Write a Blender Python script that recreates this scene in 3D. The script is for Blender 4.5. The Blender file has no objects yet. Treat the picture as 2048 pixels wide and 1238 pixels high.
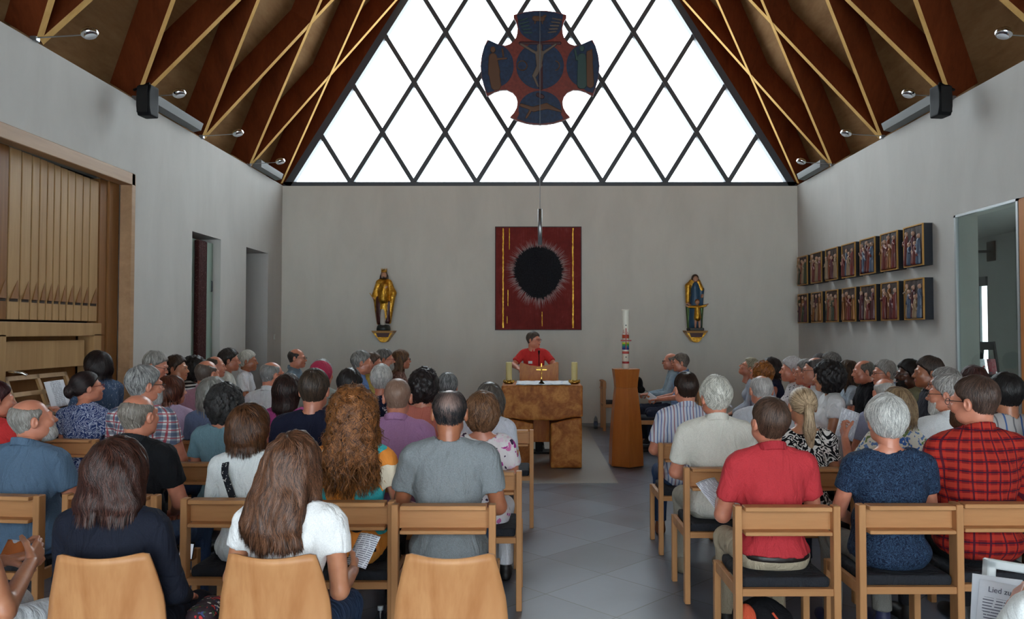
import bpy, math, random
import numpy as np
from mathutils import Vector, Matrix
PI = math.pi
sc = bpy.context.scene
COL = sc.collection
random.seed(4)

# ------------------------------------------------------------ camera, sky, exposure
F_PX, VX, CY, EYE, PITCH = 1530.0, 1066.0, 619.0, 1.65, 0.0281
cam_d = bpy.data.cameras.new('camera')
cam_d.sensor_width = 36.0
cam_d.lens = 36.0 * F_PX / 2048.0
cam_d.shift_x = -(VX - 1024.0) / 2048.0
cam_d.clip_start = 0.05
cam = bpy.data.objects.new('camera', cam_d)
COL.objects.link(cam)
cam.location = (0, 0, EYE)
cam.rotation_euler = (PI / 2 + PITCH, 0, 0)
sc.camera = cam

world = bpy.data.worlds.new('overcast_sky')
sc.world = world
world.use_nodes = True
wn = world.node_tree.nodes
wl = world.node_tree.links
wn['Background'].inputs['Color'].default_value = (0.88, 0.945, 1.0, 1)
wn['Background'].inputs['Strength'].default_value = 6.4

sc.view_settings.view_transform = 'Standard'
sc.view_settings.look = 'None'
sc.view_settings.gamma = 1
sc.view_settings.use_curve_mapping = False
sc.view_settings.exposure = 0.42
sc.cycles.max_bounces = 8
sc.cycles.diffuse_bounces = 5
sc.cycles.glossy_bounces = 3
sc.cycles.transmission_bounces = 6
sc.cycles.transparent_max_bounces = 8
sc.cycles.sample_clamp_indirect = 4.0
sc.cycles.caustics_reflective = False
sc.cycles.caustics_refractive = False


def W(px, py, Y):
    """world point at depth Y seen at pixel px, py of the 2048 x 1238 photograph"""
    u, v = (px - VX) / F_PX, (CY - py) / F_PX
    dy = math.cos(PITCH) - v * math.sin(PITCH)
    dz = math.sin(PITCH) + v * math.cos(PITCH)
    return Vector((u * Y / dy, Y, EYE + dz * Y / dy))


# ------------------------------------------------------------ tagging and objects
def tag(o, label=None, cat=None, group=None, kind=None):
    if label: o['label'] = label
    if cat: o['category'] = cat
    if group: o['group'] = group
    if kind: o['kind'] = kind
    return o


def empty(name, loc=(0, 0, 0), rz=0.0):
    o = bpy.data.objects.new(name, None)
    o.empty_display_size = 0.1
    o.location = loc
    o.rotation_euler = (0, 0, rz)
    COL.objects.link(o)
    return o


def link_mesh(name, me, mats, parent=None, loc=None):
    for m in (mats if isinstance(mats, (list, tuple)) else [mats]):
        me.materials.append(m)
    o = bpy.data.objects.new(name, me)
    COL.objects.link(o)
    if parent is not None: o.parent = parent
    if loc is not None: o.location = loc
    return o


def copy_tree(o, parent=None):
    c = o.copy()
    COL.objects.link(c)
    if parent is not None: c.parent = parent
    for ch in list(o.children): copy_tree(ch, c)
    return c


def np_mesh(name, V, Q, smooth=True, tone=None, midx=None):
    """V (n,3), Q (m,k) k = 3 or 4"""
    V = np.asarray(V, np.float32)
    Q = np.asarray(Q, np.int32)
    me = bpy.data.meshes.new(name)
    k = Q.shape[1]
    me.vertices.add(len(V))
    me.vertices.foreach_set('co', V.ravel())
    me.loops.add(Q.size)
    me.loops.foreach_set('vertex_index', Q.ravel())
    me.polygons.add(len(Q))
    me.polygons.foreach_set('loop_start', np.arange(0, Q.size, k, dtype=np.int32))
    me.polygons.foreach_set('loop_total', np.full(len(Q), k, np.int32))
    if smooth: me.polygons.foreach_set('use_smooth', np.ones(len(Q), bool))
    if midx is not None: me.polygons.foreach_set('material_index', np.asarray(midx, np.int32))
    if tone is not None:
        a = me.attributes.new('tone', 'FLOAT', 'POINT')
        a.data.foreach_set('value', np.asarray(tone, np.float32))
    me.update(calc_edges=True)
    return me


class MB:
    """collects boxes, prisms, tubes and lathes into one mesh"""
    def __init__(s): s.v, s.f, s.sm = [], [], []

    def add(s, vs, fs, smooth=False, M=None):
        b = len(s.v)
        if M is not None: vs = [tuple(M @ Vector(v)) for v in vs]
        s.v += [tuple(v) for v in vs]
        s.f += [tuple(i + b for i in f) for f in fs]
        s.sm += [smooth] * len(fs)
        return s

    def box(s, x0, x1, y0, y1, z0, z1, M=None, bev=0.0):
        if bev > 0:
            b = min(bev, abs(x1 - x0) * .45, abs(y1 - y0) * .45, abs(z1 - z0) * .45)
            P = []
            for (z, i) in ((z0, b), (z0 + b, 0), (z1 - b, 0), (z1, b)):
                for (sx, sy) in ((0, 0), (1, 0), (1, 1), (0, 1)):
                    cx, cy = (x1 if sx else x0), (y1 if sy else y0)
                    dx, dy = (-1 if sx else 1), (-1 if sy else 1)
                    a = (cx + dx * (i + b), cy + dy * i)
                    c = (cx + dx * i, cy + dy * (i + b))
                    if (sx, sy) in ((0, 0), (1, 1)): pts = (c, a)
                    else: pts = (a, c)
                    P += [(q[0], q[1], z) for q in pts]
            F = [tuple(range(7, -1, -1)), tuple(range(24, 32))]
            for r in range(3):
                for k in range(8):
                    F.append((r * 8 + k, r * 8 + (k + 1) % 8, r * 8 + 8 + (k + 1) % 8, r * 8 + 8 + k))
            return s.add(P, F, False, M)
        P = [(x, y, z) for z in (z0, z1) for y in (y0, y1) for x in (x0, x1)]
        return s.add(P, [(0, 2, 3, 1), (4, 5, 7, 6), (0, 1, 5, 4), (2, 6, 7, 3), (0, 4, 6, 2), (1, 3, 7, 5)], False, M)

    def prism(s, pts, h0, h1, axis='z', smooth=False, M=None):
        n = len(pts)
        def mk(p, h):
            return {'z': (p[0], p[1], h), 'y': (p[0], h, p[1]), 'x': (h, p[0], p[1])}[axis]
        P = [mk(p, h0) for p in pts] + [mk(p, h1) for p in pts]
        F = [tuple(range(n - 1, -1, -1)), tuple(range(n, 2 * n))]
        F2 = [(i, (i + 1) % n, n + (i + 1) % n, n + i) for i in range(n)]
        s.add(P, F, False, M)
        b = len(s.v) - 2 * n
        s.f += [tuple(i + b for i in f) for f in F2]
        s.sm += [smooth] * n
        return s

    def bar(s, a, b, w, h=None, up=(0, 0, 1)):
        """square bar from a to b, w across, h in the up direction"""
        a, b, up = Vector(a), Vector(b), Vector(up)
        h = w if h is None else h
        d = (b - a).normalized()
        x = d.cross(up).normalized()
        y = x.cross(d).normalized()
        P = []
        for p in (a, b):
            for (i, j) in ((-1, -1), (1, -1), (1, 1), (-1, 1)):
                P.append(tuple(p + x * (i * w / 2) + y * (j * h / 2)))
        return s.add(P, [(0, 1, 2, 3), (7, 6, 5, 4), (4, 5, 1, 0), (5, 6, 2, 1), (6, 7, 3, 2), (7, 4, 0, 3)])

    def tube(s, pts, r, n=10, caps=True):
        pts = [Vector(p) for p in pts]
        m = len(pts)
        rs = r if isinstance(r, (list, tuple)) else [r] * m
        P, F = [], []
        d0 = (pts[1] - pts[0]).normalized()
        x = d0.orthogonal().normalized()
        for i, p in enumerate(pts):
            d = (pts[min(i + 1, m - 1)] - pts[max(i - 1, 0)]).normalized()
            x = (x - d * x.dot(d)).normalized()
            y = d.cross(x)
            for k in range(n):
                a = 2 * PI * k / n
                P.append(tuple(p + x * (math.cos(a) * rs[i]) + y * (math.sin(a) * rs[i])))
        for i in range(m - 1):
            for k in range(n):
                F.append((i * n + k, i * n + (k + 1) % n, (i + 1) * n + (k + 1) % n, (i + 1) * n + k))
        s.add(P, F, True)
        if caps:
            s.add(P[:n], [tuple(range(n - 1, -1, -1))])
            s.add(P[-n:], [tuple(range(n))])
        return s

    def lathe(s, prof, c=(0, 0, 0), n=20, M=None):
        P, F = [], []
        for (r, z) in prof:
            for k in range(n):
                a = 2 * PI * k / n
                P.append((c[0] + r * math.cos(a), c[1] + r * math.sin(a), c[2] + z))
        for i in range(len(prof) - 1):
            for k in range(n):
                F.append((i * n + k, i * n + (k + 1) % n, (i + 1) * n + (k + 1) % n, (i + 1) * n + k))
        s.add(P, F, True, M)
        return s

    def ball(s, c, r, n=12, sc=(1, 1, 1)):
        pr = []
        for i in range(n // 2 + 1):
            a = -PI / 2 + PI * i / (n // 2)
            pr.append((max(1e-4, r * math.cos(a)), r * math.sin(a)))
        return s.lathe(pr, (0, 0, 0), n, Matrix.Translation(c) @ Matrix.Diagonal((sc[0], sc[1], sc[2], 1)))

    def build(s, name, mat, parent=None, loc=None):
        me = bpy.data.meshes.new(name)
        me.from_pydata(s.v, [], s.f)
        me.polygons.foreach_set('use_smooth', s.sm)
        me.update()
        return link_mesh(name, me, mat, parent, loc)


# ------------------------------------------------------------ implicit shapes
def rc(a, b, ra, rb=None):
    a, b = np.array(a, float), np.array(b, float)
    rb = ra if rb is None else rb
    m = max(ra, rb)
    def f(P):
        ab = b - a
        L = float(ab @ ab) + 1e-12
        t = np.clip(((P - a) @ ab) / L, 0, 1)
        return np.linalg.norm(P - a - t[..., None] * ab, axis=-1) - (ra + (rb - ra) * t)
    return f, np.minimum(a, b) - m, np.maximum(a, b) + m


def ell(c, r, R=None):
    c, r = np.array(c, float), np.array(r, float)
    Rm = None if R is None else np.array(R, float)
    m = r if R is None else np.full(3, r.max())
    def f(P):
        q = P - c
        if Rm is not None: q = q @ Rm
        k0 = np.linalg.norm(q / r, axis=-1)
        k1 = np.linalg.norm(q / (r * r), axis=-1) + 1e-9
        return k0 * (k0 - 1) / k1
    return f, c - m, c + m


def rbox(c, h, r, R=None):
    c, h = np.array(c, float), np.array(h, float)
    Rm = None if R is None else np.array(R, float)
    m = h if R is None else np.full(3, np.linalg.norm(h))
    def f(P):
        q = P - c
        if Rm is not None: q = q @ Rm
        q = np.abs(q) - (h - r)
        return np.linalg.norm(np.maximum(q, 0), axis=-1) + np.minimum(q.max(axis=-1), 0) - r
    return f, c - m, c + m


def rotm(ax, deg):
    return np.array(Matrix.Rotation(math.radians(deg), 3, ax))


class Field:
    def __init__(s, lo, hi, h):
        s.lo, s.h = np.array(lo, float), h
        n = np.ceil((np.array(hi, float) - s.lo) / h).astype(int) + 1
        s.F = np.full(tuple(n), 1.0)
        s.ax = [s.lo[i] + h * np.arange(n[i]) for i in range(3)]

    def _blk(s, lo, hi, m):
        i0 = [max(0, int((lo[k] - m - s.lo[k]) / s.h)) for k in range(3)]
        i1 = [min(s.F.shape[k], int((hi[k] + m - s.lo[k]) / s.h) + 2) for k in range(3)]
        if any(i1[k] <= i0[k] for k in range(3)): return None, None
        sl = tuple(slice(i0[k], i1[k]) for k in range(3))
        g = np.meshgrid(*[s.ax[k][sl[k]] for k in range(3)], indexing='ij')
        return sl, np.stack(g, -1)

    def add(s, prim, k=0.02):
        f, lo, hi = prim
        sl, P = s._blk(lo, hi, k * 1.5 + 2.5 * s.h)
        if sl is None: return s
        a, b = s.F[sl], f(P)
        if k > 0:
            hh = np.maximum(k - np.abs(a - b), 0) / k
            s.F[sl] = np.minimum(a, b) - hh * hh * k * .25
        else:
            s.F[sl] = np.minimum(a, b)
        return s

    def sub(s, prim, k=0.01):
        f, lo, hi = prim
        sl, P = s._blk(lo, hi, k * 1.5 + 2.5 * s.h)
        if sl is None: return s
        a, b = s.F[sl], -f(P)
        hh = np.maximum(k - np.abs(a - b), 0) / max(k, 1e-6)
        s.F[sl] = np.maximum(a, b) + hh * hh * k * .25
        return s

    def grid(s):
        return np.stack(np.meshgrid(*s.ax, indexing='ij'), -1)

    def clip(s, fn, k=0.0):
        b = fn(s.grid())
        if k > 0:
            hh = np.maximum(k - np.abs(s.F - b), 0) / k
            s.F = np.maximum(s.F, b) + hh * hh * k * .25
        else:
            s.F = np.maximum(s.F, b)
        return s

    def disp(s, fn):
        m = np.abs(s.F) < 0.06
        P = s.grid()[m]
        s.F[m] += fn(P)
        return s

    def sample(s, P):
        q = (P - s.lo) / s.h
        n = np.array(s.F.shape)
        q = np.clip(q, 0, n - 1.001)
        i = q.astype(int)
        t = q - i
        r = 0
        for dx in (0, 1):
            for dy in (0, 1):
                for dz in (0, 1):
                    w = (t[:, 0] if dx else 1 - t[:, 0]) * (t[:, 1] if dy else 1 - t[:, 1]) * (t[:, 2] if dz else 1 - t[:, 2])
                    r = r + w * s.F[i[:, 0] + dx, i[:, 1] + dy, i[:, 2] + dz]
        return r

    def grad(s, P):
        e = s.h
        g = np.stack([s.sample(P + np.eye(3)[k] * e) - s.sample(P - np.eye(3)[k] * e) for k in range(3)], -1)
        return g / (np.linalg.norm(g, axis=-1, keepdims=True) + 1e-9)

    def nets(s):
        F = s.F
        for k in range(3):
            sl = [slice(None)] * 3
            for e in (0, -1):
                sl[k] = e
                F[tuple(sl)] = np.maximum(F[tuple(sl)], s.h * .5)
        I = F < 0
        nx, ny, nz = F.shape
        c = np.zeros((nx - 1, ny - 1, nz - 1), np.int8)
        offs = [(a, b, d) for a in (0, 1) for b in (0, 1) for d in (0, 1)]
        for (a, b, d) in offs:
            c += I[a:nx - 1 + a, b:ny - 1 + b, d:nz - 1 + d]
        act = (c > 0) & (c < 8)
        idx = np.full(act.shape, -1, np.int32)
        cells = np.argwhere(act)
        idx[act] = np.arange(len(cells))
        acc = np.zeros((len(cells), 3))
        cnt = np.zeros(len(cells))
        for i, o1 in enumerate(offs):
            for o2 in offs[i + 1:]:
                if sum(abs(o1[k] - o2[k]) for k in range(3)) != 1: continue
                A = F[cells[:, 0] + o1[0], cells[:, 1] + o1[1], cells[:, 2] + o1[2]]
                B = F[cells[:, 0] + o2[0], cells[:, 1] + o2[1], cells[:, 2] + o2[2]]
                m = (A < 0) != (B < 0)
                t = (A / (A - B + 1e-12))[m][:, None]
                acc[m] += np.array(o1) + t * (np.array(o2) - np.array(o1))
                cnt[m] += 1
        V = s.lo + s.h * (cells + acc / np.maximum(cnt, 1)[:, None])
        Q = []
        for k in range(3):
            u, v = [(1, 2), (2, 0), (0, 1)][k]
            sa = [slice(1, -1)] * 3
            sa[k] = slice(0, -1)
            sb = [slice(1, -1)] * 3
            sb[k] = slice(1, None)
            A, B = I[tuple(sa)], I[tuple(sb)]
            for (m, flip) in ((A & ~B, False), (~A & B, True)):
                e = np.argwhere(m)
                if not len(e): continue
                off = np.ones(3, int)
                off[k] = 0
                e = e + off
                eu, ev = np.eye(3, dtype=int)[u], np.eye(3, dtype=int)[v]
                def at(q): return idx[q[:, 0], q[:, 1], q[:, 2]]
                quad = np.stack([at(e - eu - ev), at(e - ev), at(e), at(e - eu)], -1)
                if flip: quad = quad[:, ::-1]
                Q.append(quad)
        Q = np.concatenate(Q) if Q else np.zeros((0, 4), int)
        Q = Q[(Q >= 0).all(1)]
        return V, Q


def wob(P, fr, seed=0.0):
    x, y, z = P[:, 0] * fr, P[:, 1] * fr, P[:, 2] * fr
    return (np.sin(x * 1.0 + 1.7 * np.sin(y * .9 + seed) + seed * 3.1) * np.sin(y * 1.1 + 1.3 * np.sin(z * .8 - seed) + seed) +
            .6 * np.sin(z * 1.6 + 1.9 * np.sin(x * 1.2 + seed * 2) + 2.0 * seed) * np.sin(x * 1.9 + y * 1.4 + seed)) * .6


# ------------------------------------------------------------ materials
def lin(c):
    return tuple(((v / 255.0) / 12.92 if v / 255.0 <= 0.04045 else ((v / 255.0 + 0.055) / 1.055) ** 2.4) for v in c)


class NT:
    def __init__(s, name):
        s.m = bpy.data.materials.new(name)
        s.m.use_nodes = True
        s.n, s.l = s.m.node_tree.nodes, s.m.node_tree.links
        s.b = s.n['Principled BSDF']

    def node(s, t, **kw):
        n = s.n.new(t)
        for k, v in kw.items(): setattr(n, k, v)
        return n

    def lk(s, a, b): s.l.new(a, b)

    def coord(s, scale=(1, 1, 1), kind='Object', rot=(0, 0, 0)):
        t = s.node('ShaderNodeTexCoord')
        m = s.node('ShaderNodeMapping')
        m.inputs['Scale'].default_value = scale
        m.inputs['Rotation'].default_value = rot
        s.lk(t.outputs[kind], m.inputs['Vector'])
        return m.outputs['Vector']

    def noise(s, vec, scale, detail=3, rough=.5, dist=0.0):
        n = s.node('ShaderNodeTexNoise')
        n.inputs['Scale'].default_value = scale
        n.inputs['Detail'].default_value = detail
        n.inputs['Roughness'].default_value = rough
        n.inputs['Distortion'].default_value = dist
        s.lk(vec, n.inputs['Vector'])
        return n.outputs['Fac']

    def ramp(s, fac, stops, interp='LINEAR'):
        r = s.node('ShaderNodeValToRGB')
        r.color_ramp.interpolation = interp
        e = r.color_ramp.elements
        while len(e) < len(stops): e.new(0.5)
        for i, (p, c) in enumerate(stops):
            e[i].position = p
            e[i].color = (*c[:3], 1)
        s.lk(fac, r.inputs['Fac'])
        return r.outputs['Color']

    def mix(s, fac, a, b):
        m = s.node('ShaderNodeMix', data_type='RGBA')
        for (sock, v) in ((0, fac), (6, a), (7, b)):
            if hasattr(v, 'links'): s.lk(v, m.inputs[sock])
            elif sock == 0: m.inputs[0].default_value = v
            else: m.inputs[sock].default_value = (*v[:3], 1)
        return m.outputs[2]

    def math(s, op, a, b=0.0):
        m = s.node('ShaderNodeMath', operation=op)
        for i, v in enumerate((a, b)):
            if hasattr(v, 'links'): s.lk(v, m.inputs[i])
            else: m.inputs[i].default_value = v
        return m.outputs[0]

    def bump(s, fac, strength=.3, dist=.01):
        b = s.node('ShaderNodeBump')
        b.inputs['Strength'].default_value = strength
        b.inputs['Distance'].default_value = dist
        s.lk(fac, b.inputs['Height'])
        s.lk(b.outputs['Normal'], s.b.inputs['Normal'])

    def col(s, c):
        if hasattr(c, 'links'): s.lk(c, s.b.inputs['Base Color'])
        else: s.b.inputs['Base Color'].default_value = (*c[:3], 1)
        return s

    def set(s, rough=.5, metal=0.0, spec=None):
        s.b.inputs['Roughness'].default_value = rough
        s.b.inputs['Metallic'].default_value = metal
        if spec is not None: s.b.inputs['Specular IOR Level'].default_value = spec
        return s


_mc = {}


def cached(fn):
    def g(*a, **k):
        key = (fn.__name__, repr(a), repr(k))
        if key not in _mc: _mc[key] = fn(*a, **k)
        return _mc[key]
    return g


@cached
def plain(name, c, rough=.5, metal=0.0, spec=None):
    t = NT(name)
    t.col(lin(c)).set(rough, metal, spec)
    return t.m


@cached
def wood(name, c1, c2, axis='z', scale=14.0, rough=.45, stretch=.06, dist=.6, spec=.35):
    t = NT(name)
    st = {'x': (stretch, 1, 1), 'y': (1, stretch, 1), 'z': (1, 1, stretch)}[axis]
    v = t.coord(st)
    n = t.noise(v, scale, 4, .6, dist)
    n2 = t.noise(v, scale * 6, 2, .5, 0)
    f = t.math('ADD', t.math('MULTIPLY', n, .75), t.math('MULTIPLY', n2, .25))
    t.col(t.ramp(f, [(.3, lin(c1)), (.7, lin(c2))]))
    t.set(rough, 0, spec * .6)
    t.bump(n2, .08, .004)
    return t.m


@cached
def cloth(name, c, rough=.85, var=.12, fine=260.0):
    t = NT(name)
    v = t.coord()
    n = t.noise(v, fine, 2, .6)
    l = lin(c)
    mu = sum(l) / 3
    l = [min(.82, (x * .87 + mu * .13) * 1.08) for x in l]
    a, b = [x * (1 - var) for x in l], [min(.9, x * (1 + var)) for x in l]
    t.col(t.ramp(n, [(.3, a), (.7, b)]))
    t.set(rough, 0, .2)
    w = t.noise(t.coord((1, 1, .5)), 9.0, 4, .55, 1.2)
    t.bump(w, .75, .035)
    return t.m


@cached
def stripes(name, base, cols, period=.05, axis=0, width=.25):
    """vertical stripes of several colours on a plain ground"""
    t = NT(name)
    tc = t.node('ShaderNodeTexCoord')
    sx = t.node('ShaderNodeSeparateXYZ')
    t.lk(tc.outputs['Object'], sx.inputs[0])
    x = sx.outputs[axis]
    wv = t.noise(tc.outputs['Object'], 5.0, 1)
    x = t.math('ADD', x, t.math('MULTIPLY', wv, .012))
    f = t.math('FRACT', t.math('DIVIDE', x, period * len(cols)))
    st = []
    n = len(cols)
    for i, c in enumerate(cols):
        st += [(i / n, lin(base)), (i / n + (1 - width) / n, lin(c))]
    t.col(t.ramp(f, st, 'CONSTANT'))
    t.set(.85, 0, .2)
    t.bump(t.noise(t.coord((1, 1, .5)), 9.0, 4, .55, 1.2), .6, .035)
    return t.m


@cached
def plaid(name, c0, ch, cv, px=.055, dark=None, wid=.45):
    t = NT(name)
    tc = t.node('ShaderNodeTexCoord')
    sx = t.node('ShaderNodeSeparateXYZ')
    t.lk(tc.outputs['Object'], sx.inputs[0])
    wv = t.math('MULTIPLY', t.noise(tc.outputs['Object'], 4.0, 1), .03)
    ang = t.math('ARCTAN2', sx.outputs[0], t.math('ADD', t.math('MULTIPLY', sx.outputs[1], -1.0), .06))
    xx = t.math('ADD', t.math('MULTIPLY', ang, .16), wv)
    zz = t.math('ADD', sx.outputs[2], wv)
    fx = t.math('FRACT', t.math('DIVIDE', xx, px))
    fz = t.math('FRACT', t.math('DIVIDE', zz, px))
    a = t.math('LESS_THAN', fx, wid)
    b = t.math('LESS_THAN', fz, wid)
    c1 = t.mix(t.math('MULTIPLY', a, .62), lin(c0), lin(cv))
    c2 = t.mix(t.math('MULTIPLY', b, .62), c1, lin(ch))
    if dark:
        d = t.math('LESS_THAN', t.math('ABSOLUTE', t.math('SUBTRACT', fx, .75)), .07)
        e = t.math('LESS_THAN', t.math('ABSOLUTE', t.math('SUBTRACT', fz, .75)), .07)
        c2 = t.mix(t.math('MULTIPLY', t.math('MAXIMUM', d, e), .8), c2, lin(dark))
    t.col(c2).set(.85, 0, .2)
    t.bump(t.noise(t.coord((1, 1, .5)), 9.0, 4, .55, 1.2), .6, .035)
    return t.m


@cached
def blots(name, base, cols, scale=28.0, thr=.5, dist=1.5, rand=1.0):
    """irregular printed motifs: cells of several colours over a ground"""
    t = NT(name)
    v = t.coord()
    nz = t.node('ShaderNodeTexNoise')
    nz.inputs['Scale'].default_value = scale * .7
    t.lk(v, nz.inputs['Vector'])
    m = t.node('ShaderNodeMixRGB')
    m.inputs[0].default_value = .06 * dist
    t.lk(v, m.inputs[1])
    t.lk(nz.outputs['Color'], m.inputs[2])
    vo = t.node('ShaderNodeTexVoronoi')
    vo.inputs['Scale'].default_value = scale
    vo.inputs['Randomness'].default_value = rand
    t.lk(m.outputs[0], vo.inputs['Vector'])
    pick = t.node('ShaderNodeSeparateXYZ')
    t.lk(vo.outputs['Color'], pick.inputs[0])
    st = [(i / len(cols), lin(c)) for i, c in enumerate(cols)]
    cc = t.ramp(pick.outputs[0], st, 'CONSTANT')
    f = t.math('LESS_THAN', vo.outputs['Distance'], thr)
    t.col(t.mix(f, lin(base), cc)).set(.85, 0, .2)
    t.bump(t.noise(t.coord((1, 1, .5)), 9.0, 4, .55, 1.2), .6, .035)
    return t.m


@cached
def swirls(name, a, b, scale=22.0, width=.5, dist=3.0):
    t = NT(name)
    v = t.coord()
    n = t.noise(v, scale, 1, .4, dist)
    f = t.math('FRACT', t.math('MULTIPLY', n, 6.0))
    t.col(t.ramp(f, [(0, lin(a)), (width, lin(b))], 'CONSTANT')).set(.85, 0, .2)
    t.bump(t.noise(t.coord((1, 1, .5)), 9.0, 4, .55, 1.2), .6, .035)
    return t.m


@cached
def skin(name, c, rough=.34):
    t = NT(name)
    v = t.coord()
    n = t.noise(v, 18.0, 3)
    l = lin(c)
    t.col(t.ramp(n, [(.3, [l[0] * .88, l[1] * .78, l[2] * .75]), (.7, [min(1, l[0] * 1.08), l[1] * 1.08, l[2] * 1.08])]))
    t.set(rough, 0, .5)
    t.b.inputs['Subsurface Weight'].default_value = .08
    t.b.inputs['Subsurface Radius'].default_value = (.012, .005, .003)
    t.bump(t.noise(v, 120.0, 2), .12, .002)
    return t.m


@cached
def hairmat(name, dark, light, rough=.38):
    t = NT(name)
    a = t.node('ShaderNodeAttribute', attribute_name='tone')
    v = t.coord()
    n = t.noise(v, 26.0, 3)
    f = t.math('ADD', t.math('MULTIPLY', a.outputs['Fac'], .65), t.math('MULTIPLY', n, .35))
    t.col(t.ramp(f, [(.25, lin(dark)), (.8, lin(light))]))
    t.set(rough, 0, .4)
    t.bump(t.noise(v, 300.0, 2), .3, .003)
    return t.m
# ------------------------------------------------------------ head, hands, shoes
def make_head(fem=False, h=.0048):
    F = Field((-.10, -.125, -.19), (.10, .135, .135), h)
    j = .92 if fem else 1.0
    F.add(ell((0, -.016, .036), (.075, .096, .088)), 0)
    F.add(ell((0, .034, -.03), (.058 * j, .062, .08)), .03)
    F.add(ell((0, -.01, -.045), (.058 * j, .06, .05)), .03)
    F.add(ell((0, .071, -.088), (.022 * j, .02, .018)), .03)
    for sx in (-1, 1):
        F.add(ell((sx * .044 * j, .022, -.062), (.019, .03, .024)), .03)
        F.add(ell((sx * .036, .066, -.02), (.022, .02, .022)), .02)
    F.add(rc((-.036, .082, .028), (.036, .082, .028), .009), .016)
    for sx in (-1, 1):
        F.sub(ell((sx * .03, .098, .012), (.018, .016, .012)), .012)
        F.add(ell((sx * .03, .0775, .011), (.0145, .0115, .0115)), .003)
        F.add(ell((sx * .03, .082, .0195), (.016, .0095, .0065)), .004)
        F.add(ell((sx * .03, .081, .0), (.015, .009, .0055)), .004)
        F.add(rc((sx * .018, .087, -.062), (0, .095, -.055), .004, .0065), .008)
    F.add(rc((0, .086, .018), (0, .110, -.02), .0065, .0105), .012)
    F.add(ell((-.011, .098, -.025), (.008, .01, .008)), .008)
    F.add(ell((.011, .098, -.025), (.008, .01, .008)), .008)
    F.add(rc((-.018, .089, -.05), (.018, .089, -.05), .006), .008)
    F.add(rc((-.015, .088, -.064), (.015, .088, -.064), .0065), .008)
    for sx in (-1, 1):
        R = rotm('Z', -sx * 18) @ rotm('X', -8)
        F.add(ell((sx * .084, -.014, .002), (.012, .019, .033), R), .006)
        F.sub(ell((sx * .097, -.009, .006), (.009, .010, .019), R), .004)
    F.add(rc((0, -.03, -.05), (0, -.048, -.19), .053 * (.9 if fem else 1.0), .056 * (.88 if fem else 1.0)), .03)
    return F.nets()


def make_hand(grip=False, h=.0036):
    """right hand, wrist at origin, fingers towards +Y, palm facing -Z, thumb on -X side"""
    F = Field((-.07, -.04, -.10), (.06, .20, .04), h)
    F.add(rc((0, -.035, 0), (0, .0, 0), .024, .022), 0)
    F.add(rbox((0, .048, 0), (.038, .048, .013), .012), .02)
    curl = 62 if grip else 24
    for i, (x, L, r) in enumerate(((-.029, .072, .0085), (-.010, .08, .009), (.010, .074, .0086), (.028, .058, .0076))):
        p = np.array([x, .09 - .004 * abs(i - 1.2), 0.0])
        a = -8.0 - 4 * i * (0 if grip else 1)
        for k, fr in enumerate((.45, .32, .25)):
            q = p + L * fr * np.array([x * .35, math.cos(math.radians(a)), math.sin(math.radians(a))])
            F.add(rc(p, q, r * (1 - .08 * k), r * (.94 - .08 * k)), .005)
            p = q
            a -= curl * (1.0 if k == 0 else .9)
    p = np.array([-.030, .022, -.004])
    for (d, r0, r1) in (((-.026, .03, -.012), .013, .011), ((-.012, .028, -.014 if not grip else -.022), .0105, .0095), ((.002 if grip else -.006, .02, -.012), .0095, .008)):
        q = p + np.array(d)
        F.add(rc(p, q, r0, r1), .008)
        p = q
    return F.nets()


def make_shoe(h=.007):
    F = Field((-.07, -.11, -.03), (.07, .24, .12), h)
    F.add(ell((0, -.02, .03), (.04, .06, .05)), 0)
    F.add(ell((0, .11, .02), (.046, .10, .042)), .04)
    F.add(rc((0, -.02, .04), (0, -.02, .10), .038), .02)
    F.clip(lambda P: .002 - P[..., 2])
    return F.nets()


HEAD = {False: make_head(False), True: make_head(True)}
HAND = {False: make_hand(False), True: make_hand(True)}
SHOE = make_shoe()
SHOE_ME = {}


def xf(V, M):
    A = np.array(M)
    return V @ A[:3, :3].T + A[:3, 3]


def hand_mesh(side, wrist, d, palm, grip):
    """side +1 right, d forearm direction, palm = direction the palm faces"""
    V, Q = HAND[grip]
    V = V.copy()
    if side < 0:
        V[:, 0] *= -1
        Q = Q[:, ::-1]
    y = Vector(d).normalized()
    z = -Vector(palm)
    z = (z - y * z.dot(y)).normalized()
    x = y.cross(z)
    M = Matrix(((x.x, y.x, z.x, wrist[0]), (x.y, y.y, z.y, wrist[1]), (x.z, y.z, z.z, wrist[2]), (0, 0, 0, 1)))
    return xf(V, M), Q


# ------------------------------------------------------------ hair
ZC = ([-.12, -.08, -.045, -.02, .008, .02, .05, .075, .1, .13], [-.085, -.08, -.05, .0, .0, .03, .055, .082, .1, .11])


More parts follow.
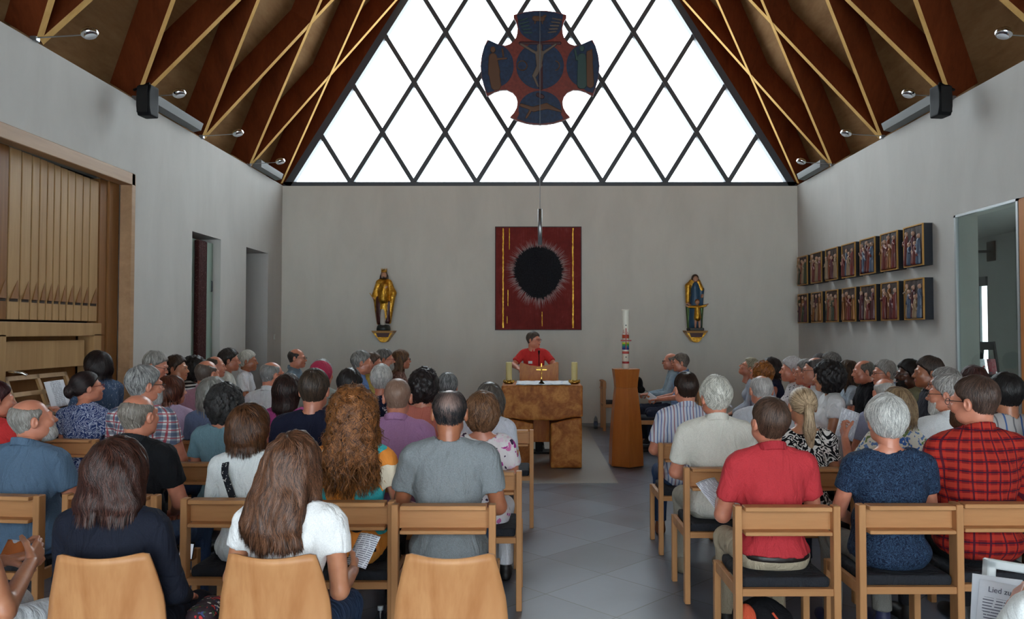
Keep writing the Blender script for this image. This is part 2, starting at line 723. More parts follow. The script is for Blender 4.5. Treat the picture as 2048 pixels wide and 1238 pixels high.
def hair_geo(style, near, rng, p):
    """hair in head space; returns V, Q, tone"""
    h = .006 if near else .0085
    t = p.get('t', .012)
    comb = 'down'
    lo, hi = (-.15, -.2, -.16), (.15, .15, .185)
    if style in ('long', 'ponytail', 'curlylong'): lo = (-.21, -.27, -.46)
    if style in ('bob', 'curly'): lo, hi = (-.19, -.2, -.3), (.19, .14, .19)
    if style == 'curlylong': lo, hi = (-.25, -.27, -.46), (.25, .2, .23)
    if style == 'bun': lo = (-.14, -.24, -.14)
    F = Field(lo, hi, h)
    skull = (0, -.016, .036)
    sr = np.array((.075, .096, .088))
    zc = ZC
    if style in ('short', 'thin', 'bald', 'buzz'):
        if style == 'bald': t = min(t, .0055)
        if style == 'buzz': t = .006
        F.add(ell(skull, sr + t), 0)
        if style == 'short': F.add(ell((0, -.02, .075), (.062, .082, .052 + t)), .03)
        F.add(ell((0, -.03, -.03), (.057 + t * .6, .058 + t * .6, .05)), .025)
        F.F += np.clip((.045 - F.grid()[..., 2]) * .09, 0, .008) * (1 if style in ('short', 'thin') else .3)
        F.clip(lambda P: (np.interp(P[..., 1], zc[0], zc[1]) - P[..., 2]) * .75, .012)
        for k_ in (-1, 1): F.sub(ell((k_ * .098, -.012, .0), (.022, .024, .036)), .006)
        if style in ('bald', 'thin'):
            top = p.get('top', .05 if style == 'bald' else .082)
            F.sub(ell((0, .03, top + .11), (.085 + (.05 if style == 'bald' else 0), .135, .10)), .02)
            if style == 'bald': F.sub(ell((0, .11, .08), (.12, .08, .09)), .02)
    elif style == 'beard':
        F.add(ell((0, .036, -.05), (.060, .066, .072)), 0)
        F.add(ell((0, .075, -.095), (.032, .026, .026)), .03)
        F.sub(ell((0, .10, -.052), (.016, .03, .006)), .006)
        F.clip(lambda P: P[..., 2] + .028 - np.clip((.02 - P[..., 1]) * 1.2, 0, .06), .01)
        F.clip(lambda P: .012 - P[..., 1] + np.abs(P[..., 0]) * 0, .01)
        comb = 'down'
    elif style in ('bob', 'curly', 'long', 'curlylong', 'ponytail', 'bun'):
        vol = p.get('vol', 0.016)
        F.add(ell((0, -.018, .038), sr + vol), 0)
        if style == 'bob':
            bz = p.get('len', -.12)
            F.add(ell((0, -.035, -.01), (.085 + vol, .082 + vol, .11)), .04)
            bw = p.get('bw', 0)
            F.add(ell((0, -.055, bz + .05), (.075 + vol + bw, .06 + vol, .06)), .04)
            for k_ in (-1, 1): F.add(rc((k_ * .04, -.03, -.01), (k_ * (.035 + bw), -.055, bz + .05), .055 + vol, .05 + vol * .5), .04)
            F.clip(lambda P: (bz - P[..., 2]), .02)
        if style == 'curly':
            F.add(ell((0, -.03, .0), (.088 + vol, .088 + vol, .105 + vol)), .04)
        if style in ('long', 'curlylong'):
            L = p.get('len', .34)
            w = p.get('w', .088)
            bk = p.get('back', 0)
            F.add(rc((-w * .45, -.065, -.02), (-w * .8, -.10 - bk, -L + .07), .062, .055), .05)
            F.add(rc((w * .45, -.065, -.02), (w * .8, -.10 - bk, -L + .07), .062, .055), .05)
            F.add(rc((0, -.07, -.05), (0, -.115 - bk, -L + .05), .075, .055), .05)
            if p.get('front', 1):
                for sx in (-1, 1): F.add(rc((sx * .085, .0, -.02), (sx * (w + .01), .0, -L * .6), .025, .022), .03)
        if style == 'ponytail':
            L = p.get('len', .26)
            F.sub(ell((0, -.06, -.16), (.12, .12, .085)), .02)
            F.add(ell((0, -.122, .02), (.016, .02, .016)), .01)
            F.add(rc((0, -.13, .015), (0, -.135, -L * .5), .022, .034), .012)
            F.add(rc((0, -.135, -L * .45), (p.get('sway', .01), -.115, -L), .034, .012), .02)
            comb = 'pony'
        if style == 'bun':
            F.sub(ell((0, -.05, -.16), (.12, .12, .09)), .02)
            F.add(ell((0, -.135, .0), (.046, .034, .05)), .012)
            comb = 'pony'
        fo = p.get('face', 1.0)
        if fo: F.sub(ell((0, .125, -.05), (.066 * fo, .082, .125)), .02)
        if style in ('ponytail', 'bun'):
            F.clip(lambda P: (np.interp(P[..., 1], [-.2, -.1, -.05, -.02, .02, .06, .1], [-.6, -.6, -.6, .0, .03, .07, .1]) - P[..., 2]) * .7, .01)
            F.sub(ell((0, -.0, -.09), (.11, .085, .10)), .02)
    amp = p.get('amp', {'curly': .013, 'curlylong': .013, 'short': .003, 'bob': .0035, 'long': .004}.get(style, .0018))
    fr = p.get('fr', 75 if 'curly' in style else 55)
    sd = rng.uniform(0, 9)
    F.disp(lambda P: amp * wob(P * np.array((1, 1, 1 if 'curly' in style else .35)), fr, sd))
    V, Q = F.nets()
    if not len(V): return V, Q, np.zeros(0)
    # strands that follow the combed surface
    n = p.get('n', 2200 if near else 420)
    if style in ('bald', 'buzz', 'beard'): n = n // 3
    if style == 'thin': n = n // 2
    if style in ('long', 'curlylong'): n = int(n * 1.6)
    tone = np.full(len(V), .35)
    cr_ = lambda X_: np.exp(-(((X_ - np.array((0, -.095, .085))) / np.array((.042, .05, .035))) ** 2).sum(1))
    if p.get('crown'): tone = .12 + .8 * cr_(V)
    if n < 20: return V, Q, tone
    seg = 9 if style in ('long', 'curlylong') else 6
    step = {'long': .018, 'curlylong': .024, 'bob': .012, 'ponytail': .02, 'curly': .010, 'bald': .005, 'beard': .005, 'buzz': .004, 'thin': .009, 'bun': .014}.get(style, .0105)
    nprng = np.random.RandomState(rng.randint(0, 99999))
    cen = V[Q].mean(1)
    ok = cen[:, 2] > -9
    roots = cen[nprng.randint(0, len(cen), n)] + nprng.normal(0, h * .3, (n, 3))
    crown = np.array((0, -.055, .13))
    tie = np.array((0, -.13, .02))
    pts = [roots]
    P = roots.copy()
    lift = nprng.uniform(.0006, .0045 if style not in ('bald', 'buzz', 'beard') else .0015, n)
    ph = nprng.uniform(0, 6.28, (n, 2))
    curly = p.get('curl', 1.0 if 'curly' in style else 0.0)
    wave = p.get('wave', .15)
    jit = nprng.normal(0, .16 if style != 'ponytail' else .06, (n, 3))
    for k in range(seg):
        if comb == 'pony':
            on = (P[:, 1] > -.125)[:, None]
            c = np.where(on, tie - P, np.array((0, -.1, -1.0)))
        else:
            c = (P - crown)
            c = c / (np.linalg.norm(c, axis=1, keepdims=True) + 1e-6) * .8 + np.array((0, 0, -1.0)) * (.25 + np.clip(.09 - P[:, 2:3], 0, .2) * 8)
        c = c / (np.linalg.norm(c, axis=1, keepdims=True) + 1e-6) + jit
        if curly: c = c + curly * 1.3 * np.stack([np.sin(ph[:, 0] + k * 1.5), np.cos(ph[:, 1] + k * 1.5), .4 * np.sin(ph[:, 1] + k * 1.1)], -1)
        elif wave: c = c + wave * np.stack([np.sin(ph[:, 0] * .4 + P[:, 2] * 38 + P[:, 0] * 25), np.cos(ph[:, 1] * .4 + P[:, 2] * 30), 0 * P[:, 0]], -1)
        g = F.grad(P)
        free = (g[:, 2:3] < -.45) & (P[:, 2:3] < -.06)
        free = free if style in ('long', 'curlylong', 'bob', 'ponytail') else free & False
        c = np.where(free, c * .6 + np.array((0, 0, -.7)), c - g * (c * g).sum(1, keepdims=True) * .97)
        c = c / (np.linalg.norm(c, axis=1, keepdims=True) + 1e-6)
        P = P + c * step * nprng.uniform(.8, 1.2, (n, 1)) * np.where(free, .45 if style == 'long' else .8, 1.0)
        g = F.grad(P)
        d = F.sample(P)[:, None]
        free = ((g[:, 2:3] < -.45) | (d > .03)) & (P[:, 2:3] < -.06) if style in ('long', 'curlylong', 'bob', 'ponytail') else np.zeros_like(d, bool)
        P = np.where(free, P, P - g * np.clip(d - lift[:, None], -.012, .012))
        pts.append(P.copy())
    pts = np.stack(pts, 1)
    wd = p.get('sw', .0017 if near else .0032) * nprng.uniform(.6, 1.3, n)
    d = np.gradient(pts, axis=1)
    d /= np.linalg.norm(d, axis=2, keepdims=True) + 1e-9
    g = F.grad(pts.reshape(-1, 3)).reshape(pts.shape)
    sx = np.cross(d, g)
    sx /= np.linalg.norm(sx, axis=2, keepdims=True) + 1e-9
    tp = np.interp(np.arange(seg + 1) / seg, [0, .25, .8, 1], [.6, 1, .8, .1])[None, :, None] * wd[:, None, None]
    A = pts - sx * tp
    B = pts + g * tp * .7
    C = pts + sx * tp
    SV = np.stack([A, B, C], 2).reshape(-1, 3)
    base = (np.arange(n) * (seg + 1) * 3)[:, None, None]
    kk = (np.arange(seg) * 3)[None, :, None]
    q = np.array([[0, 3, 4, 1], [1, 4, 5, 2]])
    SQ = (base[..., None] + kk[..., None] + q[None, None]).reshape(-1, 4) + len(V)
    s0 = np.clip(nprng.normal(.5, .27, n), 0, 1)
    if p.get('crown'): s0 = np.clip(nprng.normal(.12, .1, n) + .75 * cr_(roots), 0, 1)
    st = np.repeat(s0, (seg + 1) * 3)
    return np.concatenate([V, SV]), np.concatenate([Q, SQ]), np.concatenate([tone, st])


# ------------------------------------------------------------ a person
SKINS = {'f': (214, 158, 132), 'r': (206, 138, 112), 't': (192, 134, 102), 'b': (168, 108, 78), 'd': (92, 58, 42)}
M_eye = plain('eye_white', (200, 195, 190), .2)
M_iris = plain('eye_iris', (40, 30, 26), .15)
M_lips = plain('lips', (165, 95, 88), .45)
M_dark = plain('black_plastic', (18, 18, 20), .35)
NPEOPLE = []


def person(label, px, ytop, Y, face=0, hair=('short', (40, 28, 20), (90, 66, 48)), shirt=None, sk='r', g=1.0, sw=.165,
           fem=False, yaw=0, pitch=0, roll=0, lean=0.0, pose='lap', sleeve=.6, neck='crew', pants=(40, 44, 58), glasses=None,
           beard=None, near=False, hp=None, stand=False, T=None, z0=0.0, arms=None, belly=1.0, mats_extra=None, eyes=None,
           skirt=False, xy=None, shoes=(30, 28, 28), ncut=None, sz=None, grip=True, side=0.0, collar_mat=None, hem=None):
    rng = random.Random(hash(label) % 1000 if False else sum(map(ord, label)))
    hp = dict(hp or {})
    rz = math.radians(face)
    nomT = 1.32 + (.42 if stand else 0)
    if xy is None:
        q = W(px, ytop, Y)
        T = q.z - z0
        s = T / nomT
        # the head sits at local (side, .02 + lean): put the head, not the pelvis, at the measured place
        ox, oy = side * s, (.02 + lean) * s
        X0 = q.x - (ox * math.cos(rz) - oy * math.sin(rz))
        Y0 = Y - (ox * math.sin(rz) + oy * math.cos(rz)) * 1.0
    else:
        X0, Y0 = xy
        s = T / nomT
    if sz: s = sz
    dz = .42 if stand else 0.0
    sx_ = side
    # joints
    ch = np.array((sx_ * .55, lean * .55 - .01, .86 + dz))
    nb = np.array((sx_ * .85, lean * .8 - .015, 1.03 + dz))
    hc = np.array((sx_, .025 + lean, 1.19 + dz))
    sh = [np.array((k * sw + sx_ * .75, lean * .75 - .012, .985 + dz)) for k in (-1, 1)]
    if fem: sh = [a + np.array((0, 0, -.01)) for a in sh]
    hips = [np.array((k * .09, .0, .53 + dz)) for k in (-1, 1)]
    if stand:
        knees = [np.array((k * .1, .01, .5)) for k in (-1, 1)]
        ank = [np.array((k * .11, -.02, .09)) for k in (-1, 1)]
    else:
        knees = [np.array((k * .13, .43, .50)) for k in (-1, 1)]
        ank = [np.array((k * .14, .40, .09)) for k in (-1, 1)]
    el, wr, palm = [], [], []
    for i, k in enumerate((-1, 1)):
        e, w, pl = {
            'lap': ((k * (sw + .055), .05 + lean * .5, .73), (k * .07, .26, .63), (0, 0, -1)),
            'hold': ((k * (sw + .05), .07 + lean * .5, .74), (k * .09, .30, .78), (-k, 0, .2)),
            'down': ((k * (sw + .06), -.02, .72), (k * (sw + .06), .1, .52), (-k, 0, 0)),
            'lectern': ((k * (sw + .13), .10, .83), (k * .225, .30, .79), (0, 0, -1)),
        }[pose]
        el.append(np.array(e) + (0, 0, dz))
        wr.append(np.array(w) + (0, 0, dz))
        palm.append(pl)
    if arms:
        for i, a in arms.items():
            el[i], wr[i] = np.array(a[0]), np.array(a[1])
            if len(a) > 2: palm[i] = a[2]
    HM = Matrix.Translation(Vector(hc)) @ Matrix.Rotation(math.radians(yaw), 4, 'Z') @ Matrix.Rotation(math.radians(-pitch), 4, 'X') @ Matrix.Rotation(math.radians(roll), 4, 'Y')
    kp = (.2, .5) if hair[0] in ('long', 'curlylong', 'bob') else ((.5, .7) if hair[0] == 'ponytail' else (1, 1))
    HH = HM if kp == (1, 1) else Matrix.Translation(Vector(hc)) @ Matrix.Rotation(math.radians(yaw), 4, 'Z') @ Matrix.Rotation(math.radians(-pitch * kp[0]), 4, 'X') @ Matrix.Rotation(math.radians(roll * kp[1]), 4, 'Y')
    bh = .0105 if near else .014
    # ---- body: torso, arms and legs as one blended surface, head and hands at finer pitch
    X = max(sw + .14, max(abs(w[0]) for w in el + wr) + .07)
    Yf = max(.56, max(w[1] for w in wr) + .06) if not stand else .45
    B = Field((-X, -.24, .03), (X, Yf, max(1.14 + dz, max(w[2] for w in wr) + .06)), bh)
    def torso(F, d=0.0):
        gg = g
        F.add(ell(ch, (.148 * gg + d, .105 * gg + d, .19 + d)), 0)
        F.add(rc(sh[0] + (.035, 0, .0), sh[1] - (.035, 0, .0), .056 + d), .06)
        for i in (0, 1): F.add(rc(nb + (0, -.004, .03), sh[i] * .82 + nb * .18 + (0, 0, .015), .042 + d, .046 + d), .04)
        F.add(ell((sx_ * .2, .02 * belly + lean * .15, .67 + dz), (.138 * gg + d, (.105 + .02 * belly) * gg + d, .15 + d)), .05)
        F.add(ell((0, .0, .55 + dz), (.165 * (gg * .7 + .3) + d * 2.6, .125 * gg + d * 2.6, .10 + d * 2)), .05)
        if fem:
            for k in (-1, 1): F.add(ell(ch + (k * .065, .085 * gg, .0), (.058 + d, .055 + d, .058 + d)), .04)
    torso(B, -.012)
    B.add(rc(nb + (0, 0, -.04), hc + (0, -.03, -.10), .058 if not fem else .052, .05 if not fem else .045), .03)
    ar = .043 if fem else .047
    for i in (0, 1):
        B.add(rc(sh[i], el[i], ar, ar * .86), .02)
        B.add(rc(el[i], wr[i], ar * .88, .026), .015)
        B.add(rc(hips[i], knees[i], .07, .05), .03)
        B.add(rc(knees[i], ank[i], .048, .034), .02)
    V, Q = B.nets()
    Vs, Qs, mi = [V], [Q], [np.zeros(len(Q), int)]
    def app(v, q, m=0):
        o = sum(len(a) for a in Vs)
        Vs.append(v); Qs.append(q + o); mi.append(np.full(len(q), m))
    hv, hq = HEAD[fem]
    cen = hv[hq].mean(1)
    lipm = (((cen[:, 0] / .024) ** 2 + ((cen[:, 2] + .057) / .0105) ** 2) < 1) & (cen[:, 1] > .083)
    o = sum(len(a) for a in Vs)
    Vs.append(xf(hv, HM)); Qs.append(hq + o); mi.append(lipm.astype(int))
    for i, k in enumerate((-1, 1)):
        v, q = hand_mesh(k, wr[i], wr[i] - el[i], palm[i], grip)
        app(v, q)
    me = np_mesh('person', np.concatenate(Vs), np.concatenate(Qs), midx=np.concatenate(mi))
    ob = link_mesh('person', me, [skin('skin_' + sk, SKINS[sk]), M_lips])
    ob.location = (X0, Y0, z0)
    ob.rotation_euler = (0, 0, rz)
    ob.scale = (s, s, s)
    tag(ob, label, 'person', 'people seated in the hall' if not stand else None)
    # ---- shirt
    dcl = .006
    S = Field((-sw - .16, -.22, .44 + dz), (sw + .16, .26 + max(0, lean), 1.13 + dz), .0085 if near else .012)
    torso(S, dcl)
    if arms or pose:
        for i in (0, 1):
            a, b = sh[i], el[i]
            if sleeve > 1.0:
                S2 = (a, b, wr[i])
                S.add(rc(a, b, ar + .012, ar + .006), .02)
            elif sleeve > 0:
                e2 = a + (b - a) * sleeve
                S3 = Field(np.minimum(a, e2) - .09, np.maximum(a, e2) + .09, S.h)
                dv = (b - a) / np.linalg.norm(b - a)
                S3.add(rc(a, a + (b - a) * (sleeve + .3), ar + .013, ar + .017), 0)
                S3.clip(lambda P: (P - e2) @ dv)
                # merge on the shirt grid
                P = S.grid().reshape(-1, 3)
                m = ((P > np.array([x[1] for x in S3.ax])) & (P < np.array([x[-2] for x in S3.ax]))).all(1)
                fl = S.F.reshape(-1)
                bb = S3.sample(P[m])
                aa = fl[m]
                kk = .025
                hh = np.maximum(kk - np.abs(aa - bb), 0) / kk
                fl[m] = np.minimum(aa, bb) - hh * hh * kk * .25
                S.F = fl.reshape(S.F.shape)
    bot = (hem or .475) + dz if not stand else .93
    S.clip(lambda P: bot - P[..., 2])
    nk = {'crew': ((.0, .012, .055), (.068, .068, .05)), 'polo': ((.0, .02, .06), (.062, .062, .05)),
          'boat': ((.0, .02, .045), (.105, .085, .05)), 'vneck': ((.0, .05, .02), (.07, .075, .09)),
          'scoop': ((.0, .0, .045), (.1, .1, .06)), 'round': ((.0, -.0, .05), (.085, .085, .055)), 'high': ((0, .0, .085), (.06, .06, .05))}[neck]
    S.sub(ell(nb + np.array(nk[0]), nk[1]), .006)
    sd = rng.uniform(0, 9)
    wr_a = .007 if near else .0045
    S.disp(lambda P: wr_a * wob(P * np.array((1, 1, .6)), 19, sd) + wr_a * .5 * wob(P * np.array((1.3, 1, .8)), 52, sd + 2))
    V, Q = S.nets()
    if sleeve > 1.0:
        for i in (0, 1):
            A = Field(np.minimum(el[i], wr[i]) - .08, np.maximum(el[i], wr[i]) + .08, S.h)
            A.add(rc(el[i], wr[i] - (wr[i] - el[i]) * .06, ar + .007, .034), 0)
            A.add(rc(sh[i] * .3 + el[i] * .7, el[i], ar + .009, ar + .007), .02)
            v, q = A.nets()
            Q = np.concatenate([Q, q + len(V)]); V = np.concatenate([V, v])
    sob = link_mesh('shirt', np_mesh('shirt', V, Q), shirt, ob)
    if neck == 'polo':
        C = Field(nb + (-.12, -.12, -.02), nb + (.12, .14, .12), .006)
        c0 = nb + np.array((0, .0, .040))
        def ring(P):
            q = P - c0
            z = q[..., 2] + q[..., 1] * .38
            fl = .004 + .16 * np.clip(.03 - z, 0, .08)
            r = np.sqrt((q[..., 0] / 1.0) ** 2 + ((q[..., 1] + .0) / 1.02) ** 2)
            return np.maximum(np.abs(r - (.062 if not fem else .056) - fl) - .0055, np.abs(z + .0) - .023)
        C.F = ring(C.grid())
        C.clip(lambda P: np.minimum(P[..., 1] - nb[1] - .055, .012 - np.abs(P[..., 0] - nb[0])) * 1.0)
        v, q = C.nets()
        if len(v): link_mesh('collar', np_mesh('collar', v, q), collar_mat or shirt, ob)
    # ---- trousers or skirt
    T_ = Field((-.30, -.2, .06), (.30, .56 if not stand else .2, .66 + dz), .014 if not near else .0115)
    T_.add(ell((0, 0, .54 + dz), (.168 * (g * .7 + .3), .125 * g, .095)), 0)
    for i in (0, 1):
        T_.add(rc(hips[i], knees[i], .088, .066), .04)
        if skirt: T_.add(rc(hips[0] * .5 + hips[1] * .5 + (0, .1, -.03), (0, .42, .5), .12, .11), .06)
        T_.add(rc(knees[i], ank[i] + (0, 0, .02), .064, .052 if not skirt else .11), .03)
    T_.clip(lambda P: (.10 if not skirt else .3) - P[..., 2])
    sd2 = rng.uniform(0, 9)
    T_.disp(lambda P: .003 * wob(P, 26, sd2))
    v, q = T_.nets()
    pm = pants if not isinstance(pants, tuple) else cloth('cloth_%d_%d_%d' % pants, pants, .85, .15)
    link_mesh('skirt' if skirt else 'trousers', np_mesh('trousers', v, q), pm, ob)
    # ---- shoes
    if 'm' not in SHOE_ME: SHOE_ME['m'] = SHOE
    for i in (0, 1):
        key = shoes
        if key not in SHOE_ME:
            me = np_mesh('shoe', *SHOE)
            me.materials.append(plain('shoe_%d_%d_%d' % shoes, shoes, .5))
            SHOE_ME[key] = me
        so = bpy.data.objects.new('shoe', SHOE_ME[key])
        COL.objects.link(so)
        so.parent = ob
        so.location = (ank[i][0], ank[i][1] + .01, 0.0)
    # ---- hair, beard
    V, Q, tn = hair_geo(hair[0], near, rng, hp)
    if len(V): link_mesh('hair', np_mesh('hair', xf(V, HH), Q, tone=tn), hairmat('hair_%s_%s' % (hair[1], hair[2]), hair[1], hair[2]), ob)
    if beard:
        V, Q, tn = hair_geo('beard', near, rng, {})
        link_mesh('beard', np_mesh('beard', xf(V, HM), Q, tone=tn), hairmat('hair_%s_%s' % beard, *beard), ob)
    # ---- eyes and brows
    if eyes is None: eyes = abs(face) > 20 or abs(yaw) > 35 or stand
    if eyes:
        for k in (-1, 1):
            c = HM @ Vector((k * .03, .0806, .0105))
            f = (HM.to_3x3() @ Vector((0, 1, 0)))
            MB().ball(c - f * .0008, .0112, 10).build('eye', M_eye, ob)
            e = ob.children[-1]
            MB().ball(c + f * .0052, .0068, 8).build('iris', M_iris, e)
            b = MB().tube([HM @ Vector((k * x, .0905 - abs(x - .03) * .35, .0315 + zz)) for (x, zz) in ((.014, 0), (.03, .003), (.044, -.002))], [.0018, .0026, .001], 6)
            b.build('eyebrow', plain('brow_%s' % (hair[1],), hair[1], .8), ob)
    if glasses:
        gm = plain('spectacle_frame_%s' % (glasses,), glasses, .3)
        G = MB()
        for k in (-1, 1):
            cpts = [HM @ Vector((k * .031 + .022 * math.cos(a), .1045 + .002 * math.cos(a * 2), .008 + .016 * math.sin(a))) for a in [i * PI / 7 for i in range(15)]]
            G.tube(cpts, .0016, 6, False)
            G.tube([HM @ Vector((k * .053, .102, .014)), HM @ Vector((k * .074, .06, .016)), HM @ Vector((k * .083, -.005, .016)), HM @ Vector((k * .084, -.03, -.004))], .0018, 6)
        G.tube([HM @ Vector((-.009, .108, .012)), HM @ Vector((.009, .108, .012))], .0016, 6)
        G.build('spectacles', gm, ob)
    NPEOPLE.append(ob)
    return ob
# ============================================================ the setting
XL, XR, YB, YR, ZW, SL = -4.37, 4.61, 13.28, -3.4, 4.19, 1.61
XC = (XL + XR) / 2
ZA = ZW + (XR - XC) * SL
TH = 0.40
NDIR = math.atan(SL)
DECK = 0.34


def plaster(name, c):
    t = NT(name)
    v = t.coord((1, 1, .35))
    n = t.noise(v, 2.2, 5, .6, .4)
    l = lin(c)
    t.col(t.ramp(n, [(.3, [x * .93 for x in l]), (.7, [min(1, x * 1.04) for x in l])]))
    t.set(.85, 0, .2)
    t.bump(t.noise(t.coord(), 60.0, 4), .15, .004)
    return t.m


M_wall = plaster('lime_plaster', (196, 194, 190))
M_wall_b = plaster('lime_plaster_end', (216, 213, 204))
M_frame = plain('window_frame_grey', (72, 78, 84), .45)
t = NT('floor_tiles')
tc = t.node('ShaderNodeTexCoord')
sx = t.node('ShaderNodeSeparateXYZ')
t.lk(tc.outputs['Object'], sx.inputs[0])
p_ = t.math('DIVIDE', t.math('SUBTRACT', sx.outputs[0], .08), .80)
q_ = t.math('DIVIDE', t.math('SUBTRACT', sx.outputs[1], 4.85), .785)
u_, v_ = t.math('ADD', p_, q_), t.math('SUBTRACT', p_, q_)
def edge(w):
    f = t.math('FRACT', w)
    return t.math('LESS_THAN', t.math('ABSOLUTE', t.math('SUBTRACT', f, .5)), .493)
tile = t.math('MULTIPLY', edge(u_), edge(v_))
cmb = t.node('ShaderNodeCombineXYZ')
t.lk(t.math('FLOOR', u_), cmb.inputs[0])
t.lk(t.math('FLOOR', v_), cmb.inputs[1])
wn_ = t.node('ShaderNodeTexWhiteNoise')
t.lk(cmb.outputs[0], wn_.inputs['Vector'])
cl = t.noise(tc.outputs['Object'], 1.6, 5, .6, .5)
f_ = t.math('ADD', t.math('MULTIPLY', wn_.outputs['Value'], .35), t.math('MULTIPLY', cl, .65))
tcol = t.ramp(f_, [(.25, lin((82, 87, 97))), (.75, lin((114, 123, 138)))])
t.col(t.mix(tile, lin((62, 58, 56)), tcol))
t.set(.33, 0, .5)
t.lk(t.ramp(cl, [(.3, (.29, .29, .29)), (.7, (.34, .34, .34))]), t.b.inputs['Roughness'])
t.bump(tile, .2, .003)
M_floor = t.m

MB().box(XL - TH, XR + TH, YR - .3, YB + .3, -.2, 0).build('floor', M_floor)['kind'] = 'structure'
# plain smooth slab that the altar stands on, let into the tiles
tag(MB().box(-.76, .926, 8.33, YB, 0, .004).build('trim_1', plain('smooth_screed', (146, 146, 143), .4)), kind='structure')


def struct(name, mb, m, **k):
    o = mb.build(name, m)
    o['kind'] = 'structure'
    return o


# end wall and its gable window
MB_ = MB().box(XL - TH, XR + TH, YB, YB + .32, 0, ZW - .01)
wall_end = struct('wall_end', MB_, M_wall_b)
# left wall with organ recess and two openings, right wall with glazed opening
def side_wall(name, X0, X1, opens):
    m = MB()
    y = YR - .3
    for (a, b, z) in opens:
        m.box(X0, X1, y, a, 0, ZW)
        m.box(X0, X1, a, b, z, ZW)
        y = b
    m.box(X0, X1, y, YB + .32, 0, ZW)
    return struct(name, m, M_wall)


side_wall('wall_left', XL - TH, XL, [(5.75, 8.32, 3.36), (9.78, 10.68, 2.93), (11.63, 12.59, 2.93)])
side_wall('wall_right', XR, XR + .25, [(6.1, 8.33, 2.91)])
struct('wall_right_cap', MB().box(XR + .25, XR + TH, YR - .3, YB + .32, 2.95, ZW), M_wall).name = 'trim_2'

# rear wall behind the camera: glazed entrance front
mr = MB()
mr.box(XL - TH, XL + .5, YR - .3, YR, 0, ZW).box(XR - .5, XR + TH, YR - .3, YR, 0, ZW)
mr.box(XL + .5, XR - .5, YR - .3, YR, 3.95, ZW)
struct('wall_rear', mr, M_wall)
wf = MB()
for i in range(7):
    x = XL + .5 + i * (XR - XL - 1.0) / 6
    wf.box(x - .04, x + .04, YR - .2, YR - .1, 0, 3.95)
wf.box(XL + .5, XR - .5, YR - .2, YR - .1, 0, .1).box(XL + .5, XR - .5, YR - .2, YR - .1, 2.2, 2.28)
win2 = wf.build('window_2', M_frame)
win2['kind'] = 'structure'


def glassmat(name, tint, gl=.08, rough=.02):
    t = NT(name)
    out = t.n['Material Output']
    tr = t.node('ShaderNodeBsdfTransparent')
    tr.inputs[0].default_value = (*tint, 1)
    g = t.node('ShaderNodeBsdfGlossy')
    g.inputs['Roughness'].default_value = rough
    fr = t.node('ShaderNodeFresnel')
    fr.inputs['IOR'].default_value = 1.45
    m = t.node('ShaderNodeMixShader')
    gm_ = t.node('ShaderNodeNewGeometry')
    t.lk(t.math('MULTIPLY', fr.outputs[0], t.math('SUBTRACT', 1.0, gm_.outputs['Backfacing'])), m.inputs[0])
    t.lk(tr.outputs[0], m.inputs[1])
    t.lk(g.outputs[0], m.inputs[2])
    t.lk(m.outputs[0], out.inputs['Surface'])
    return t.m


M_glass = glassmat('clear_glass', (.96, .98, .98))
M_glassg = glassmat('greenish_glass', (.60, .66, .64))
MB().box(XL + .5, XR - .5, YR - .16, YR - .14, 0.02, 3.95).build('pane', M_glass, win2)

# gable window: frame, diamond lattice, one pane sheet
def gable(y0, y1, nm, full=True):
    m = MB()
    w = .12
    m.box(XL, XR, y0, y1, ZW - .01, ZW + .065)
    for s in (-1, 1):
        xe = XL if s < 0 else XR
        nx, nz = -s * math.sin(NDIR), -math.cos(NDIR)
        a = Vector((xe + nx * w / 2, (y0 + y1) / 2, ZW + nz * w / 2))
        b = Vector((XC + nx * w / 2, (y0 + y1) / 2, ZA + nz * w / 2))
        m.bar(a - (b - a).normalized() * -.03, b, y1 - y0, w, up=(nx, 0, nz))
    fr = m.build(nm, M_frame)
    fr['kind'] = 'structure'
    xl, xr = -4.296, 4.52
    d = (xr - xl) / 8
    z0 = ZW + .06
    lat = MB()
    hgt = (xr - xl) / 2 * SL
    yc = (y0 + y1) / 2
    for i in range(1, 8):
        x = xl + i * d
        for s in (-1, 1):
            # line from the sill up along direction s until the opposite slope
            run = (xr - x) / 2 if s > 0 else (x - xl) / 2
            off = .012 * s
            L1, L2 = (x, yc + off, z0), (x + s * run, yc + off, z0 + run * SL)
            lat.bar(L1, L2, (y1 - y0) * .8, .078, up=(s * -SL, 0, 1))
    lat.build('lattice_bar', M_frame, fr)
    pn = MB().prism([(XL + .05, ZW + .03), (XR - .05, ZW + .03), (XC, ZA - .05)], yc + .0, yc + .012, 'y')
    pn.build('pane', M_glass, fr)
    return fr


gable(YB + .02, YB + .16, 'window_1')

# roof deck and infill at the gables
M_deck = wood('plywood_deck', (128, 94, 62), (154, 120, 84), 'y', 5.0, .8, .25, .5, .1)
nyv = math.cos(NDIR)
def slope_pt(s, up, out):
    """s -1 left or +1 right; up along the slope (vertical metres); out = perpendicular offset outwards"""
    x0 = XL if s < 0 else XR
    return (x0 - s * up / SL + s * out * math.sin(NDIR), ZW + up + out * math.cos(NDIR))


